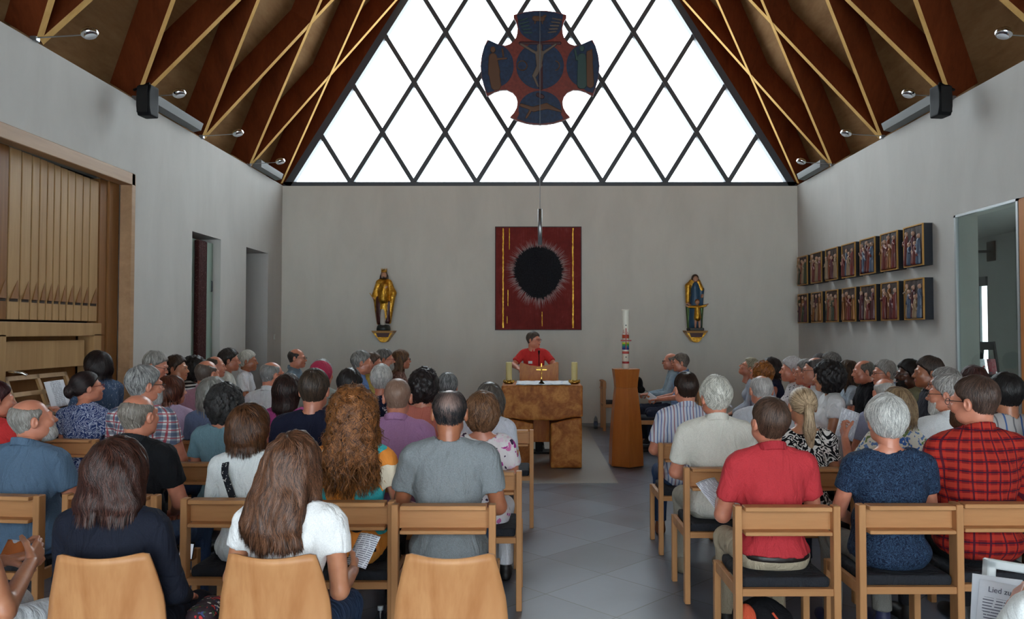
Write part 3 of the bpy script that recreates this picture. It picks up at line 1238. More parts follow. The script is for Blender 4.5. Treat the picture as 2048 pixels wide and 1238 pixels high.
deck = MB()
for s in (-1, 1):
    a = slope_pt(s, -.65, DECK)
    b = slope_pt(s, ZA - ZW + .4, DECK)
    c = slope_pt(s, ZA - ZW + .4, DECK + .12)
    d = slope_pt(s, -.65, DECK + .12)
    deck.prism([a, b, c, d], YR - .3, YB + .3, 'y')
struct('ceiling', deck, M_deck)
M_beam_dark = wood('beam_side_wood', (84, 38, 18), (112, 54, 27), 'z', 6.0, .8, .15, .4, .08)
inf = MB()
for s in (-1, 1):
    a, b = slope_pt(s, -.4, 0.0), slope_pt(s, ZA - ZW, 0.0)
    c, d = slope_pt(s, ZA - ZW + .3, DECK + .02), slope_pt(s, -.4, DECK + .02)
    inf.prism([a, b, c, d], YB + .02, YB + .2, 'y')
struct('trim_3', inf, M_beam_dark)
# rear gable, closed with timber boarding
struct('trim_4', MB().prism([(XL - .3, ZW), (XR + .3, ZW), (XC, ZA + .6)], YR - .3, YR - .1, 'y'), M_wall)
# joint lines of the plywood sheets are left to the material

# crossing rafters: pale inner edge on stained sides
M_edge = wood('beam_edge_wood', (198, 154, 92), (222, 182, 118), 'z', 6.0, .9, .1, .3, .0)
nb_ = [5]
BW, BD = .075, .33
for s in (-1, 1):
    nv = Vector((s * math.sin(NDIR), 0, math.cos(NDIR)))
    for k in range(-1, 9):
        yk = 11.74 - 1.68 * k if k >= 0 else YB - .06
        for lean in (-1, 1):
            if k < 0 and lean > 0: continue
            H = ZA - ZW
            y1 = yk + lean * .44 * H
            up1 = H
            lim = YB - .05
            if y1 > lim:
                up1 = H * (lim - yk) / (y1 - yk)
                y1 = lim
            lim = YR + .1
            if y1 < lim:
                up1 = H * (lim - yk) / (y1 - yk)
                y1 = lim
            if up1 < .3: continue
            lift = .0 if lean < 0 else .004
            a = slope_pt(s, 0.02, BD / 2 + lift)
            b = slope_pt(s, up1, BD / 2 + lift)
            m = MB().bar((a[0], yk + lean * .02, a[1]), (b[0], y1, b[1]), BW, BD, up=tuple(nv))
            o = m.build('trim_%d' % nb_[0], [M_beam_dark, M_edge])
            nb_[0] += 1
            o['kind'] = 'structure'
            # the face turned into the room is pale
            for pl in o.data.polygons:
                if pl.normal.dot(nv) < -.9: pl.material_index = 1
# ridge beam
struct('trim_%d' % nb_[0], MB().box(XC - .07, XC + .07, YR, YB, ZA - .12, ZA + .3), M_beam_dark)

# skirting on the end wall
struct('baseboard_end', MB().box(XL, XR, YB - .012, YB, 0, .06), plain('skirting', (150, 149, 144), .6))

# ------------------------------------------------------------ openings in the left wall
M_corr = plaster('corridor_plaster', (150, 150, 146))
struct('wall_corridor', MB().box(-6.4, -6.3, 9.2, 13.6, 0, 3.3).box(-6.4, XL - TH, 9.2, 9.3, 0, 3.3).box(-6.4, XL - TH, 13.5, 13.6, 0, 3.3)
       .box(-6.4, XL - TH, 9.2, 13.6, 3.3, 3.4).box(-6.4, XL - TH, 9.2, 13.6, -.1, 0), M_corr)
t = NT('frosted_glass')
t.col(lin((150, 172, 160))).set(.35, 0, .5)
M_frost = t.m
M_redpost = blots('carved_dark_red', (58, 26, 26), [(74, 34, 32), (120, 92, 84), (50, 22, 22)], 60, .32)
d1 = struct('door_1', MB().box(XL - .125, XL - .105, 9.79, 10.67, .01, 2.87), M_frost)
rp = MB().box(XL - .10, XL - .04, 10.07, 10.34, .01, 2.86, bev=.012)
rp.build('door_panel', M_redpost, d1)
MB().tube([(XL - .11, 10.62, 2.2), (XL - .09, 10.62, 2.2), (XL - .09, 10.62, 2.34), (XL - .11, 10.62, 2.34)], .008).build('door_handle', M_frame, d1)
d2 = struct('door_2', MB().box(XL - .44, XL - .40, 11.60, 11.64, 0, 2.93).box(XL - .9, XL - .45, 12.3, 12.34, .01, 2.1), plain('corridor_door_grey', (92, 94, 98), .5))

# ------------------------------------------------------------ glazed opening in the right wall and the side room
sr = MB().box(7.5, 7.6, 5.8, 6.2, 0, 3.2).box(7.5, 7.6, 6.2, 9.2, 0, .9).box(7.5, 7.6, 6.2, 9.2, 2.5, 3.2).box(7.5, 7.6, 9.2, 12.6, 0, 3.2).box(7.5, 7.6, 12.6, 14.0, 2.55, 3.2).box(7.5, 7.6, 14.0, 15, 0, 3.2)  # unseen opening in the outer wall, added to brighten the side room
sr.box(XR + .25, 7.6, 5.7, 5.8, 0, 3.2).box(XR + .25, 7.6, 15, 15.1, 0, 3.2).box(XR + .25, 7.6, 5.7, 15.1, 3.2, 3.3)
sr.box(XR + TH, XR + TH + .05, YB + .3, 15.1, 0, 3.3)
struct('wall_side_room', sr, plaster('side_room_plaster', (172, 172, 170)))
struct('floor_side_room', MB().box(XR + .25, 7.6, 5.7, 15.1, -.1, 0), plain('side_room_floor', (120, 118, 114), .5))
w3 = struct('window_3', MB().box(7.46, 7.56, 12.6, 14.0, 2.40, 2.55).box(7.50, 7.54, 12.6, 12.62, 0, 2.5).box(7.50, 7.54, 12.84, 12.89, 0, 2.5)
            .box(7.5, 7.54, 13.5, 13.55, 0, 2.5).box(7.46, 7.56, 12.6, 14, 0, .06), M_frame)
MB().box(7.51, 7.53, 12.6, 14.0, .05, 2.5).build('pane', M_glass, w3)
w4 = struct('window_4', MB().box(XR - .012, XR + .03, 7.23, 7.26, 0, 2.91).box(XR - .012, XR + .03, 8.30, 8.33, 0, 2.91).box(XR - .012, XR + .03, 7.23, 8.33, 2.885, 2.91),
            plain('steel_trim', (170, 174, 176), .4, .6))
MB().box(XR + .005, XR + .017, 7.25, 8.31, 0.01, 2.89).build('pane', M_glassg, w4)
M_doorwood = wood('oak_door', (168, 104, 56), (196, 130, 76), 'z', 7.0)
d3 = struct('door_3', MB().box(XR - .01, XR + .06, 6.11, 7.225, .01, 2.90, bev=.008), M_doorwood)
MB().tube([(XR - .06, 6.3, .8), (XR - .06, 6.3, 1.5)], .012).tube([(XR, 6.3, .85), (XR - .06, 6.3, .85)], .008).tube([(XR, 6.3, 1.45), (XR - .06, 6.3, 1.45)], .008).build('door_handle', plain('steel', (170, 172, 174), .3, .9), d3)

# ============================================================ lamps, speakers
M_chrome = plain('chrome', (215, 218, 220), .15, 1.0)
M_steel = plain('brushed_steel', (160, 163, 166), .35, .9)
M_black = plain('black_housing', (12, 13, 16), .6, 0.0, .2)
M_striplamp = plain('strip_lamp_grey', (112, 114, 114), .5, 0.0, .3)
names = ['closest to the end wall', 'second from the end wall', 'third from the end wall', 'fourth from the end wall', 'fifth from the end wall']
for s in (-1, 1):
    side = 'left' if s < 0 else 'right'
    for k, yk in enumerate((11.74, 10.05, 8.37, 6.67)):
        x0 = (XL if s < 0 else XR)
        o = empty('spot_lamp', (x0, yk - .03, ZW + .01))
        tag(o, 'round chrome spotlight on a thin arm on the %s wall, %s' % (side, names[k]), 'lamp', 'spotlights along the wall tops')
        c = -s
        MB().box(-.03, .03, -.03, .03, -.015, .03, bev=.006).build('mount', M_steel, o)
        MB().tube([(0, 0, .02), (c * .42, 0, .045)], .006, 8).build('arm', M_steel, o)
        Mx = Matrix.Translation((c * .48, 0, .06)) @ Matrix.Rotation(-c * .35, 4, 'Y')
        MB().lathe([(.001, -.03), (.055, -.03), (.072, -.012), (.074, .012), (.058, .034), (.03, .045), (.001, .047)], n=20, M=Mx).build('lamp_head', M_chrome, o)
        MB().lathe([(.001, -.033), (.05, -.033), (.05, -.029), (.001, -.029)], n=16, M=Mx).build('lens', plain('lamp_lens', (225, 228, 230), .12), o)
    for (ya, yb, nm) in ((8.45, 9.75, 'beside the loudspeaker'), (11.85, 12.9, 'close to the end wall')):
        x0 = (XL + .01 if s < 0 else XR - .01)
        o = empty('strip_light', (x0, (ya + yb) / 2, ZW + .03))
        tag(o, 'long grey metal strip light on top of the %s wall, %s' % (side, nm), 'lamp', 'strip lights on the wall tops')
        L = (yb - ya) / 2
        c = -s
        MB().prism([(0, -.02), (c * .10, .0), (c * .13, .09), (c * .12, .095), (c * .09, .015), (0, .0)], -L, L, 'y').build('housing', M_striplamp, o)
        MB().box(-.01, .13 * c if c > 0 else .01, -L - .004, -L, -.02, .1).build('end_cap', M_striplamp, o) if c > 0 else MB().box(-.13, .01, -L - .004, -L, -.02, .1).build('end_cap', M_striplamp, o)
        MB().tube([(c * .05, -L + .05, .045), (c * .05, L - .05, .045)], .013, 8).build('tube', plain('tube_glass', (150, 152, 150), .4), o)
    o = empty('loudspeaker', (s * 4.1 if s < 0 else 4.34, 8.07, 4.09), s * .12)
    tag(o, 'black wall loudspeaker hung under the rafters on the %s side' % side, 'loudspeaker', 'wall loudspeakers')
    pts = [(-.08 + .01 * math.cos(a) - .0, .0) for a in (0,)]
    F = Field((-.1, -.14, -.19), (.1, .12, .19), .008)
    F.add(rbox((0, 0, 0), (.075, .09, .165), .015), 0)
    F.clip(lambda P: -P[..., 1] - .095 + .25 * P[..., 2] ** 2 * 6)
    V, Q = F.nets()
    link_mesh('cabinet', np_mesh('cabinet', V, Q), M_black, o)
    MB().box(-.06, .06, -.097, -.088, -.14, .14, bev=.004).build('grille', plain('grille_black', (10, 10, 12), .7), o)
    MB().tube([(0, .02, .16), (0, .02, .2), (s * .12, .1, .2), (s * .24, .12, .17)], .014, 8).build('bracket', M_black, o)

struct('wall_organ_recess', MB().box(-5.0, -4.9, 5.6, 8.5, 0, 3.6).box(-5.0, XL - TH, 5.6, 5.75, 0, 3.6).box(-5.0, XL - TH, 8.32, 8.5, 0, 3.6).box(-5.0, XL - TH, 5.6, 8.5, 3.36, 3.6), M_corr)
# ============================================================ organ in the left recess
M_org = wood('organ_oak', (158, 122, 82), (182, 148, 104), 'z', 9.0)
M_org2 = wood('organ_oak_dark', (122, 82, 48), (146, 102, 62), 'z', 9.0)
M_void = plain('organ_shadow_gap', (46, 36, 28), .8)
org = empty('pipe_organ', (-4.5, 7.0, 0))
tag(org, 'light oak pipe organ with flat wooden pipes set into the left wall', 'organ')
def ob(name, m, mat): return m.build(name, mat, org)
fx = 0.16
ob('frame', MB().box(.03, .16, -1.25, 1.31, 3.23, 3.36, bev=.006).box(.03, .16, 1.24, 1.32, 0, 3.36, bev=.006), wood('organ_frame', (158, 124, 94), (180, 146, 112), 'y', 8.0))
ob('back_panel', MB().box(-.27, -.24, -1.25, 1.31, 0, 3.3), M_void)
MB().box(-.12, .0, .92, 1.05, 0, 3.235).build('side_panel', M_org2, org)
MB().box(-.12, .02, 1.06, 1.245, 0, 3.235).build('side_panel', M_org2, org)
ys = [6.40, 6.54, 6.70, 6.84, 6.95, 7.06, 7.16, 7.26, 7.37, 7.49, 7.62, 7.74, 7.90]
for i in range(len(ys) - 1):
    a, b = ys[i] - 7.0 + .008, ys[i + 1] - 7.0 - .008
    x0 = 0.0
    pm = MB().box(-.12, x0, a, b, 1.75, 3.24 - .004 * i, bev=.003)
    pp_ = pm.build('pipe', [M_org if i != 0 else M_org2], org)
    mw = (b - a) * .36
    yc = (a + b) / 2
    q = MB().add([(x0 + .002, yc - mw, 1.93), (x0 + .002, yc + mw, 1.93), (x0 + .002, yc + mw, 2.10), (x0 + .014, yc - mw, 1.93), (x0 + .014, yc + mw, 1.93)],
                 [(0, 1, 2), (3, 0, 2), (3, 2, 4), (4, 2, 1), (0, 3, 4, 1)])
    q.build('lip', M_org2, pp_)
    MB().box(x0 - .004, x0 + .004, yc - mw, yc + mw, 1.905, 1.93).build('mouth', plain('pipe_mouth', (52, 34, 20), .8), pp_)
ob('pipe_rail', MB().box(-.14, .03, -.62, .93, 1.60, 1.73, bev=.005), M_org)
ob('post', MB().box(-.14, .03, -.62, -.50, 0, 1.62, bev=.004), M_org)
ob('post', MB().box(-.14, .03, .80, .93, 0, 1.62, bev=.004), M_org)
ob('upper_board', MB().box(-.10, -.02, -.5, .72, 1.30, 1.56, bev=.005), M_org)
ob('case_back', MB().box(-.24, -.16, -.5, .8, 0, 1.6), M_org2)
# music desk leans back
dk = MB()
for (y0, y1, z0, z1) in ((-.44, -.40, 0, .34), (-.02, .02, 0, .34), (.40, .44, 0, .34), (-.44, .44, 0, .04), (-.44, .44, .15, .19), (-.44, .44, .30, .34)):
    dk.box(-.012, .012, y0, y1, z0, z1)
do = dk.build('music_desk', M_org, org)
do.location = (.04, .06, .93)
do.rotation_euler = (0, -.35, 0)
ob('key_desk', MB().box(-.16, .22, -.46, .72, .82, .90, bev=.01), wood('organ_key_desk', (120, 72, 40), (146, 92, 54), 'y', 9.0))
for k in range(2):
    mn = MB().box(.03 + k * -.1, .20 - k * .1, -.3, .55, .90 + k * .05, .925 + k * .05)
    mn.build('manual', plain('key_white', (214, 206, 190), .4), org)
for r in range(2):
    for k in range(5):
        c = (.05, -.50 + r * .07 + .02, .74 + k * .07)
        MB().tube([(c[0] - .02, c[1], c[2]), (c[0] + .03, c[1], c[2])], .016, 10).build('stop_knob', plain('ebony', (22, 18, 18), .4), org)
MB().tube([(.0, -.42, 1.3), (.12, -.42, 1.29), (.14, -.40, 1.27)], .012, 8).build('desk_lamp', M_chrome, org)
MB().ball((.22, .53, .96), .022, 10).build('lamp_ball', M_chrome, org)
bench = empty('organ_bench', (-3.86, 6.95, 0))
tag(bench, 'plain oak organ bench in front of the organ keys', 'bench')
MB().box(-.17, .17, -.55, .55, .56, .60, bev=.008).build('seat', M_org, bench)
for yy in (-.5, .46): MB().box(-.15, .15, yy, yy + .04, 0, .56).build('leg', M_org, bench)


def textlines(name, base=(226, 230, 238), ink=(120, 124, 140), period=.009, kind='Object', head=False):
    t = NT(name)
    tc = t.node('ShaderNodeTexCoord')
    s = t.node('ShaderNodeSeparateXYZ')
    t.lk(tc.outputs[kind], s.inputs[0])
    f = t.math('LESS_THAN', t.math('FRACT', t.math('DIVIDE', s.outputs[1], period)), .4)
    n = t.noise(t.coord((90, 20, 1)), 1.0, 1)
    f = t.math('MULTIPLY', f, t.math('GREATER_THAN', n, .42))
    if head: f = t.math('MULTIPLY', f, t.math('LESS_THAN', s.outputs[1], .055))
    e = t.math('LESS_THAN', t.math('ABSOLUTE', s.outputs[0]), .062)
    t.col(t.mix(t.math('MULTIPLY', f, e), lin(base), lin(ink))).set(.7, 0, .2)
    return t.m


M_text = textlines('printed_page')
M_paper = plain('white_paper', (226, 230, 238), .7)


def sheet(name, label, cat, c, n, up, w=.148, h=.21, mat=None, bend=.01, group=None, parent=None):
    """a slightly curved sheet centred at c, facing n, its long side along up"""
    n, up = Vector(n).normalized(), Vector(up).normalized()
    x = up.cross(n).normalized()
    up = n.cross(x).normalized()
    V, F = [], []
    nx, ny = 6, 8
    for side in (0, 1):
        for j in range(ny + 1):
            for i in range(nx + 1):
                u, v = i / nx - .5, j / ny - .5
                V.append((u * w, v * h, bend * (1 - (2 * u) ** 2) + .6 * bend * v + side * -.0012))
    m = (nx + 1) * (ny + 1)
    for j in range(ny):
        for i in range(nx):
            a = j * (nx + 1) + i
            F.append((a, a + 1, a + nx + 2, a + nx + 1))
            F.append((a + m + nx + 1, a + m + nx + 2, a + m + 1, a + m))
    rim = [j * (nx + 1) for j in range(ny + 1)] + [ny * (nx + 1) + i for i in range(1, nx + 1)] + [j * (nx + 1) + nx for j in range(ny - 1, -1, -1)] + [i for i in range(nx - 1, 0, -1)]
    for k in range(len(rim)):
        a, b = rim[k], rim[(k + 1) % len(rim)]
        F.append((a, b, b + m, a + m))
    mb = MB()
    mb.add(V, F, True)
    o = mb.build(name, mat or M_text)
    o.matrix_world = Matrix(((x.x, up.x, n.x, c[0]), (x.y, up.y, n.y, c[1]), (x.z, up.z, n.z, c[2]), (0, 0, 0, 1)))
    return tag(o, label, cat, group)


sheet('sheet_music', 'white sheet of music leaning on the organ music desk', 'sheet music', (-4.40, 7.10, 1.07), (1, -.15, .35), (-.3, 0, 1), .24, .25)

# ============================================================ chairs
M_beech = wood('beech', (178, 126, 82), (200, 148, 100), 'z', 12.0, .42, .08, .5)
M_beechx = wood('beech_rail', (178, 126, 82), (200, 148, 100), 'x', 12.0, .42, .08, .5)
M_pad = cloth('charcoal_seat_cloth', (42, 44, 50), .9, .2, 400.0)


def make_chair():
    o = empty('wooden_chair')
    for s in (-1, 1):
        MB().box(s * .233 - .017, s * .233 + .017, -.235, -.185, 0, .82, bev=.003).build('leg', M_beech, o)
        MB().box(s * .233 - .017, s * .233 + .017, .185, .225, 0, .435, bev=.003).build('leg', M_beech, o)
        MB().box(s * .233 - .012, s * .233 + .012, -.185, .185, .385, .44, bev=.002).build('side_rail', M_beech, o)
    for z0 in (0,): MB().box(-.216, .216, -.228, -.196, .395, .43, bev=.002).build('rear_rail', M_beechx, o)
    MB().box(-.216, .216, .19, .215, .38, .435, bev=.002).build('front_rail', M_beechx, o)
    MB().box(-.205, .205, -.252, -.180, .797, .818, bev=.003).build('top_rail', M_beechx, o)
    MB().box(-.216, .216, -.192, -.176, .70, .797).build('back_panel', M_beechx, o)
    MB().box(-.205, .205, -.252, -.180, .684, .702, bev=.003).build('lower_rail', M_beechx, o)
    F = Field((-.24, -.22, .41), (.24, .23, .49), .009)
    F.add(rbox((0, .0, .45), (.212, .20, .026), .016), 0)
    V, Q = F.nets()
    link_mesh('seat_pad', np_mesh('seat_pad', V, Q), M_pad, o)
    return o


CH = make_chair()
CH_used = [False]


def chair(x, y, rz, label, group='wooden chairs of the congregation'):
    o = CH if not CH_used[0] else copy_tree(CH)
    CH_used[0] = True
    o.location = (x, y, 0)
    o.rotation_euler = (0, 0, math.radians(rz))
    return tag(o, label, 'chair', group)


M_shell = wood('beech_plywood', (166, 110, 66), (200, 148, 100), 'z', 4.0, .38, .3, 2.6, .45)


def make_shell_chair():
    o = empty('plywood_chair')
    nu, nv = 16, 26
    V, F = [], []
    path = [(.22, .43), (.20, .45), (.10, .455), (-.05, .445), (-.15, .45), (-.195, .49), (-.215, .56), (-.225, .66), (-.24, .76), (-.26, .86)]
    def pt(t):
        t = t * (len(path) - 1)
        i = min(int(t), len(path) - 2)
        f = t - i
        return tuple(path[i][k] * (1 - f) + path[i + 1][k] * f for k in (0, 1))
    for side in (0, 1):
        for j in range(nv + 1):
            v = j / nv
            y, z = pt(v)
            wv = np.interp(v, [0, .1, .5, .62, .8, .97, 1.0], [.19, .205, .215, .215, .20, .165, .158])
            for i in range(nu + 1):
                u = 2 * i / nu - 1
                zz = z
                if v > .9: zz = z - .018 * (1 - u * u) * (v - .9) * 10 - .012 * max(0, abs(u) - .85) / .15 * (v - .9) * 10
                yy = y + .035 * u * u * max(0, min(1, (v - .5) * 4)) - .0
                n = (-.011, .0) if v > .55 else (0, -.011)
                V.append((u * wv, yy + (n[0] if side else 0), zz + (n[1] if side else 0)))
    m = (nu + 1) * (nv + 1)
    for j in range(nv):
        for i in range(nu):
            a = j * (nu + 1) + i
            F.append((a + 1, a, a + nu + 1, a + nu + 2))
            F.append((a + m, a + m + 1, a + m + nu + 2, a + m + nu + 1))
    rim = [j * (nu + 1) for j in range(nv + 1)] + [nv * (nu + 1) + i for i in range(1, nu + 1)] + [j * (nu + 1) + nu for j in range(nv - 1, -1, -1)] + [i for i in range(nu - 1, 0, -1)]
    for k in range(len(rim)):
        a, b = rim[k], rim[(k + 1) % len(rim)]
        F.append((b, a, a + m, b + m))
    MB().add(V, F, True).build('seat_shell', M_shell, o)
    for sx in (-1, 1):
        MB().tube([(sx * .17, .15, .44), (sx * .22, .21, 0)], .011, 10).build('leg', M_steel, o)
        MB().tube([(sx * .17, -.13, .44), (sx * .22, -.22, 0)], .011, 10).build('leg', M_steel, o)
        MB().tube([(sx * .17, .15, .43), (sx * .17, -.13, .43)], .010, 8).build('side_tube', M_steel, o)
    return o


SH = make_shell_chair()
# ============================================================ altar area
t = NT('burl_wood')
v = t.coord((1, 1, 1))
n1 = t.noise(v, 3.2, 6, .65, 1.6)
n2 = t.noise(v, 22.0, 4, .6, .6)
f = t.math('ADD', t.math('MULTIPLY', n1, .75), t.math('MULTIPLY', n2, .25))
t.col(t.ramp(f, [(.28, lin((96, 50, 18))), (.48, lin((164, 98, 44))), (.62, lin((202, 138, 72))), (.8, lin((146, 84, 34)))]))
t.set(.5, 0, .2)
t.bump(n2, .15, .01)
M_burl = t.m
M_cherry = wood('cherry_wood', (158, 86, 34), (184, 108, 48), 'z', 6.0, .36, .12, .8, .5)
M_cherry2 = wood('figured_cherry', (164, 90, 22), (194, 122, 40), 'z', 9.0, .36, .3, 2.2, .5)


def brass(name='brass', c=(190, 150, 70), r=.28):
    return plain(name, c, r, 1.0)


M_brass = brass()
t = NT('gilding')
v = t.coord()
t.col(t.ramp(t.noise(v, 20.0, 3), [(.3, lin((178, 122, 30))), (.7, lin((228, 180, 80)))])).set(.3, 1.0)
t.bump(t.noise(v, 40.0, 3, .5, 1.0), .5, .02)
M_gilt = t.m

alt = empty('altar', (.108, 9.56, 0))
tag(alt, 'massive burl wood altar table on two thick block legs', 'altar')
def blk(name, prims, lo, hi, sd, h=.014, k=.03, amp=.004, clips=()):
    F = Field(lo, hi, h)
    for p in prims: F.add(p, k)
    for c in clips: F.clip(c, .01)
    F.disp(lambda P: amp * wob(P, 14, sd))
    V, Q = F.nets()
    return link_mesh(name, np_mesh(name, V, Q), M_burl, alt)


bl = lambda x: .615 - .075 * np.exp(-(x / .26) ** 2) + .02 * np.clip(x, 0, 1)
blk('table_block', [rbox((0, 0, .79), (.487, .378, .21), .018)], (-.52, -.42, .5), (.52, .42, 1.03), 1.0, clips=[lambda P: bl(P[..., 0]) - P[..., 2]])
for sx, sd in ((-1, 2.0), (1, 3.0)):
    blk('leg', [rbox((sx * .29, 0, .31), (.188, .368, .32), .02)], (sx * .29 - .22, -.4, -.0), (sx * .29 + .22, .4, .66), sd,
        clips=[lambda P: P[..., 2] - (bl(P[..., 0]) - .012), lambda P: .012 - P[..., 2], (lambda P: (P[..., 0] + .10 + (P[..., 2] - .35) * -.10)) if sx < 0 else (lambda P: .10 - P[..., 0])])
    MB().box(sx * .29 - .12, sx * .29 + .12, -.32, .32, 0, .02).build('foot_plate', M_black, alt)

# linen runner
V, F = [], []
for side in (0, 1):
    for j in range(9):
        for i in range(25):
            x, y = -.33 + .66 * i / 24, -.372 + .70 * j / 8
            V.append((x, y, .006 + .002 * math.sin(i * 1.3 + j) + .0015 * math.sin(j * 2.1) - side * .004))
for j in range(8):
    for i in range(24):
        a = j * 25 + i
        F.append((a, a + 1, a + 26, a + 25))
        F.append((a + 225 + 25, a + 226 + 25, a + 226, a + 225))
for i in range(24): F += [(i + 1, i, i + 225, i + 226), (200 + i, 201 + i, 426 + i, 425 + i)]
for j in range(8): F += [(j * 25, j * 25 + 25, j * 25 + 250, j * 25 + 225), (j * 25 + 49, j * 25 + 24, j * 25 + 249, j * 25 + 274)]
o = MB().add(V, F, True).build('altar_cloth', blots('embroidered_linen', (226, 230, 236), [(150, 180, 214), (226, 230, 236), (186, 206, 226)], 16, .3))
o.location = (.125, 9.56, 1.004)
tag(o, 'white linen runner with pale blue embroidery on the altar top', 'altar cloth')
M_wax = plain('cream_wax', (206, 190, 130), .45)
for px_, wh in ((1018, 'left'), (1148.5, 'right')):
    c = W(px_, 768, 9.5)
    o = empty('candlestick', (c.x, 9.45, 1.002))
    tag(o, 'low brass ring candlestick on the %s end of the altar' % wh, 'candlestick', 'altar candlesticks')
    m = MB().lathe([(.001, .0), (.05, .0), (.062, .012), (.058, .03), (.045, .04), (.001, .04)], n=20)
    m.build('base', M_brass, o)
    for k in range(6):
        a = k * PI / 3
        MB().ball((.058 * math.cos(a), .058 * math.sin(a), .03), .014, 8, (1, 1, 1.5)).build('knob', M_brass, o)
    o2 = empty('altar_candle', (c.x, 9.45, 1.038))
    tag(o2, 'thick cream altar candle in the %s brass candlestick' % wh, 'candle', 'altar candles')
    MB().lathe([(.001, 0), (.037, 0), (.038, .005), (.038, .222), (.034, .228), (.012, .222), (.001, .220)], n=24).build('wax', M_wax, o2)
    MB().tube([(0, 0, .218), (.002, 0, .236)], .0015, 6).build('wick', M_black, o2)
c = W(1083, 770, 9.32)
o = empty('standing_cross', (c.x, 9.30, 1.008))
tag(o, 'small brass crucifix on a stand at the front of the altar', 'cross')
MB().lathe([(.001, 0), (.04, 0), (.036, .01), (.016, .03), (.008, .06), (.001, .06)], n=18).build('foot', plain('dark_bronze', (60, 56, 44), .35, .9), o)
MB().box(-.007, .007, -.004, .004, .05, .25, bev=.002).box(-.065, .065, -.004, .004, .165, .180, bev=.002).build('cross_bars', M_brass, o)
F = Field((-.08, -.04, .05), (.08, .02, .25), .004)
F.add(rc((0, -.012, .15), (0, -.012, .18), .007, .009), .005).add(ell((0, -.014, .2), (.008, .008, .010)), .005)
for s in (-1, 1):
    F.add(rc((s * .008, -.012, .182), (s * .055, -.01, .2), .004), .005)
    F.add(rc((s * .004, -.012, .145), (s * .002, -.012, .085), .005, .003), .004)
V, Q = F.nets()
link_mesh('corpus', np_mesh('corpus', V, Q), M_brass, o)

lec = empty('lectern', (.082, 10.36, 0))
tag(lec, 'curved-top figured wood lectern behind the altar', 'lectern')
pts = [(-.262, .16), (.262, .16), (.262, 1.225), (.24, 1.232), (.12, 1.19), (.0, 1.172), (-.12, 1.185), (-.24, 1.222), (-.262, 1.215)]
MB().prism(pts, -.03, .03, 'y').build('front_panel', M_cherry2, lec)
MB().box(-.22, .22, .03, .24, 1.02, 1.05, Matrix.Translation((0, 0, .0)) @ Matrix.Rotation(-.12, 4, 'X'), bev=.005).build('desk_top', M_cherry2, lec)
MB().box(-.05, .05, .03, .22, .02, 1.06, bev=.005).box(-.22, .22, -.06, .24, 0, .025, bev=.004).build('stand', M_black, lec)
MB().box(-.262, -.235, .03, .20, .16, 1.1).build('side_panel', M_cherry2, lec)
MB().box(.235, .262, .03, .20, .16, 1.1).build('side_panel', M_cherry2, lec)
mic = empty('microphone', (.082, 10.42, 1.10))
tag(mic, 'black gooseneck microphone standing on the lectern', 'microphone')
MB().tube([(.0, .04, -.03), (.0, .02, .14), (.0, .0, .24)], .006, 8).build('gooseneck', M_black, mic)
MB().tube([(.0, .0, .23), (.0, -.015, .27), (.0, -.02, .285)], [.008, .014, .010], 10).build('head', M_black, mic)

# paschal candle stand
c = W(1252, 928, 9.45)
st = empty('candle_stand', (c.x, 9.45, 0))
tag(st, 'tall waisted six-sided cherry wood stand carrying the Easter candle', 'candle stand')
def hexm(prof, ph=PI / 6 * 1.0 + .06):
    P, F = [], []
    for (r, z) in prof:
        for k in range(6):
            a = ph + k * PI / 3
            P.append((r * math.cos(a), r * math.sin(a), z))
    for i in range(len(prof) - 1):
        for k in range(6): F.append((i * 6 + k, i * 6 + (k + 1) % 6, i * 6 + 6 + (k + 1) % 6, i * 6 + 6 + k))
    n = len(prof) * 6
    F += [tuple(range(5, -1, -1)), tuple(range(n - 6, n))]
    return MB().add(P, F)
hexm([(.225, .012), (.218, .25), (.198, .55), (.172, .80), (.152, .955)]).build('shaft', M_cherry, st)
hexm([(.152, .957), (.158, 1.03), (.182, 1.185)]).build('capital', M_cherry, st)
hexm([(.20, 0), (.20, .012)]).build('foot', M_black, st)
ec = empty('easter_candle', (c.x, 9.45, 1.185))
tag(ec, 'tall white Easter candle with a rainbow band and red marks', 'candle')
MB().lathe([(.001, 0), (.042, 0), (.042, .62), (.044, .70), (.050, .725), (.046, .73), (.03, .70), (.001, .69)], n=28).build('wax', plain('white_wax', (226, 222, 208), .4), ec)
bands = [(.065, .09, (150, 20, 24)), (.185, .215, (178, 70, 60)), (.235, .262, (24, 40, 120)), (.262, .285, (20, 110, 130)), (.285, .305, (60, 150, 60)),
         (.305, .325, (190, 190, 40)), (.375, .42, (170, 60, 24))]
for (z0, z1, c_) in bands:
    MB().lathe([(.042, z0), (.0432, z0 + .001), (.0432, z1 - .001), (.042, z1)], n=28).build('band', plain('band_%d_%d_%d' % c_, c_, .4), ec)
red = plain('candle_red', (160, 24, 24), .4)
MB().box(-.066, .066, -.050, -.040, .340, .356, bev=.004).box(-.006, .006, -.049, -.041, .24, .50, bev=.003).build('cross_mark', red, ec)
for (x, z) in ((-.0, .535), (.0, .145)): MB().ball((x, -.042, z), .008, 8).build('stud', plain('dark_green', (20, 60, 40), .4), ec)
# alpha and omega strokes
g = MB()
g.tube([(-.034, -.029, .43), (-.026, -.037, .485), (-.016, -.042, .43)], .0028, 6).tube([(-.031, -.033, .45), (-.019, -.041, .45)], .0024, 6)
g.tube([(.014, -.043, .40), (.018, -.042, .41), (.012, -.044, .43), (.02, -.042, .455), (.030, -.035, .43), (.026, -.038, .41), (.034, -.03, .40)], .0028, 6)
g.build('letters', red, ec)

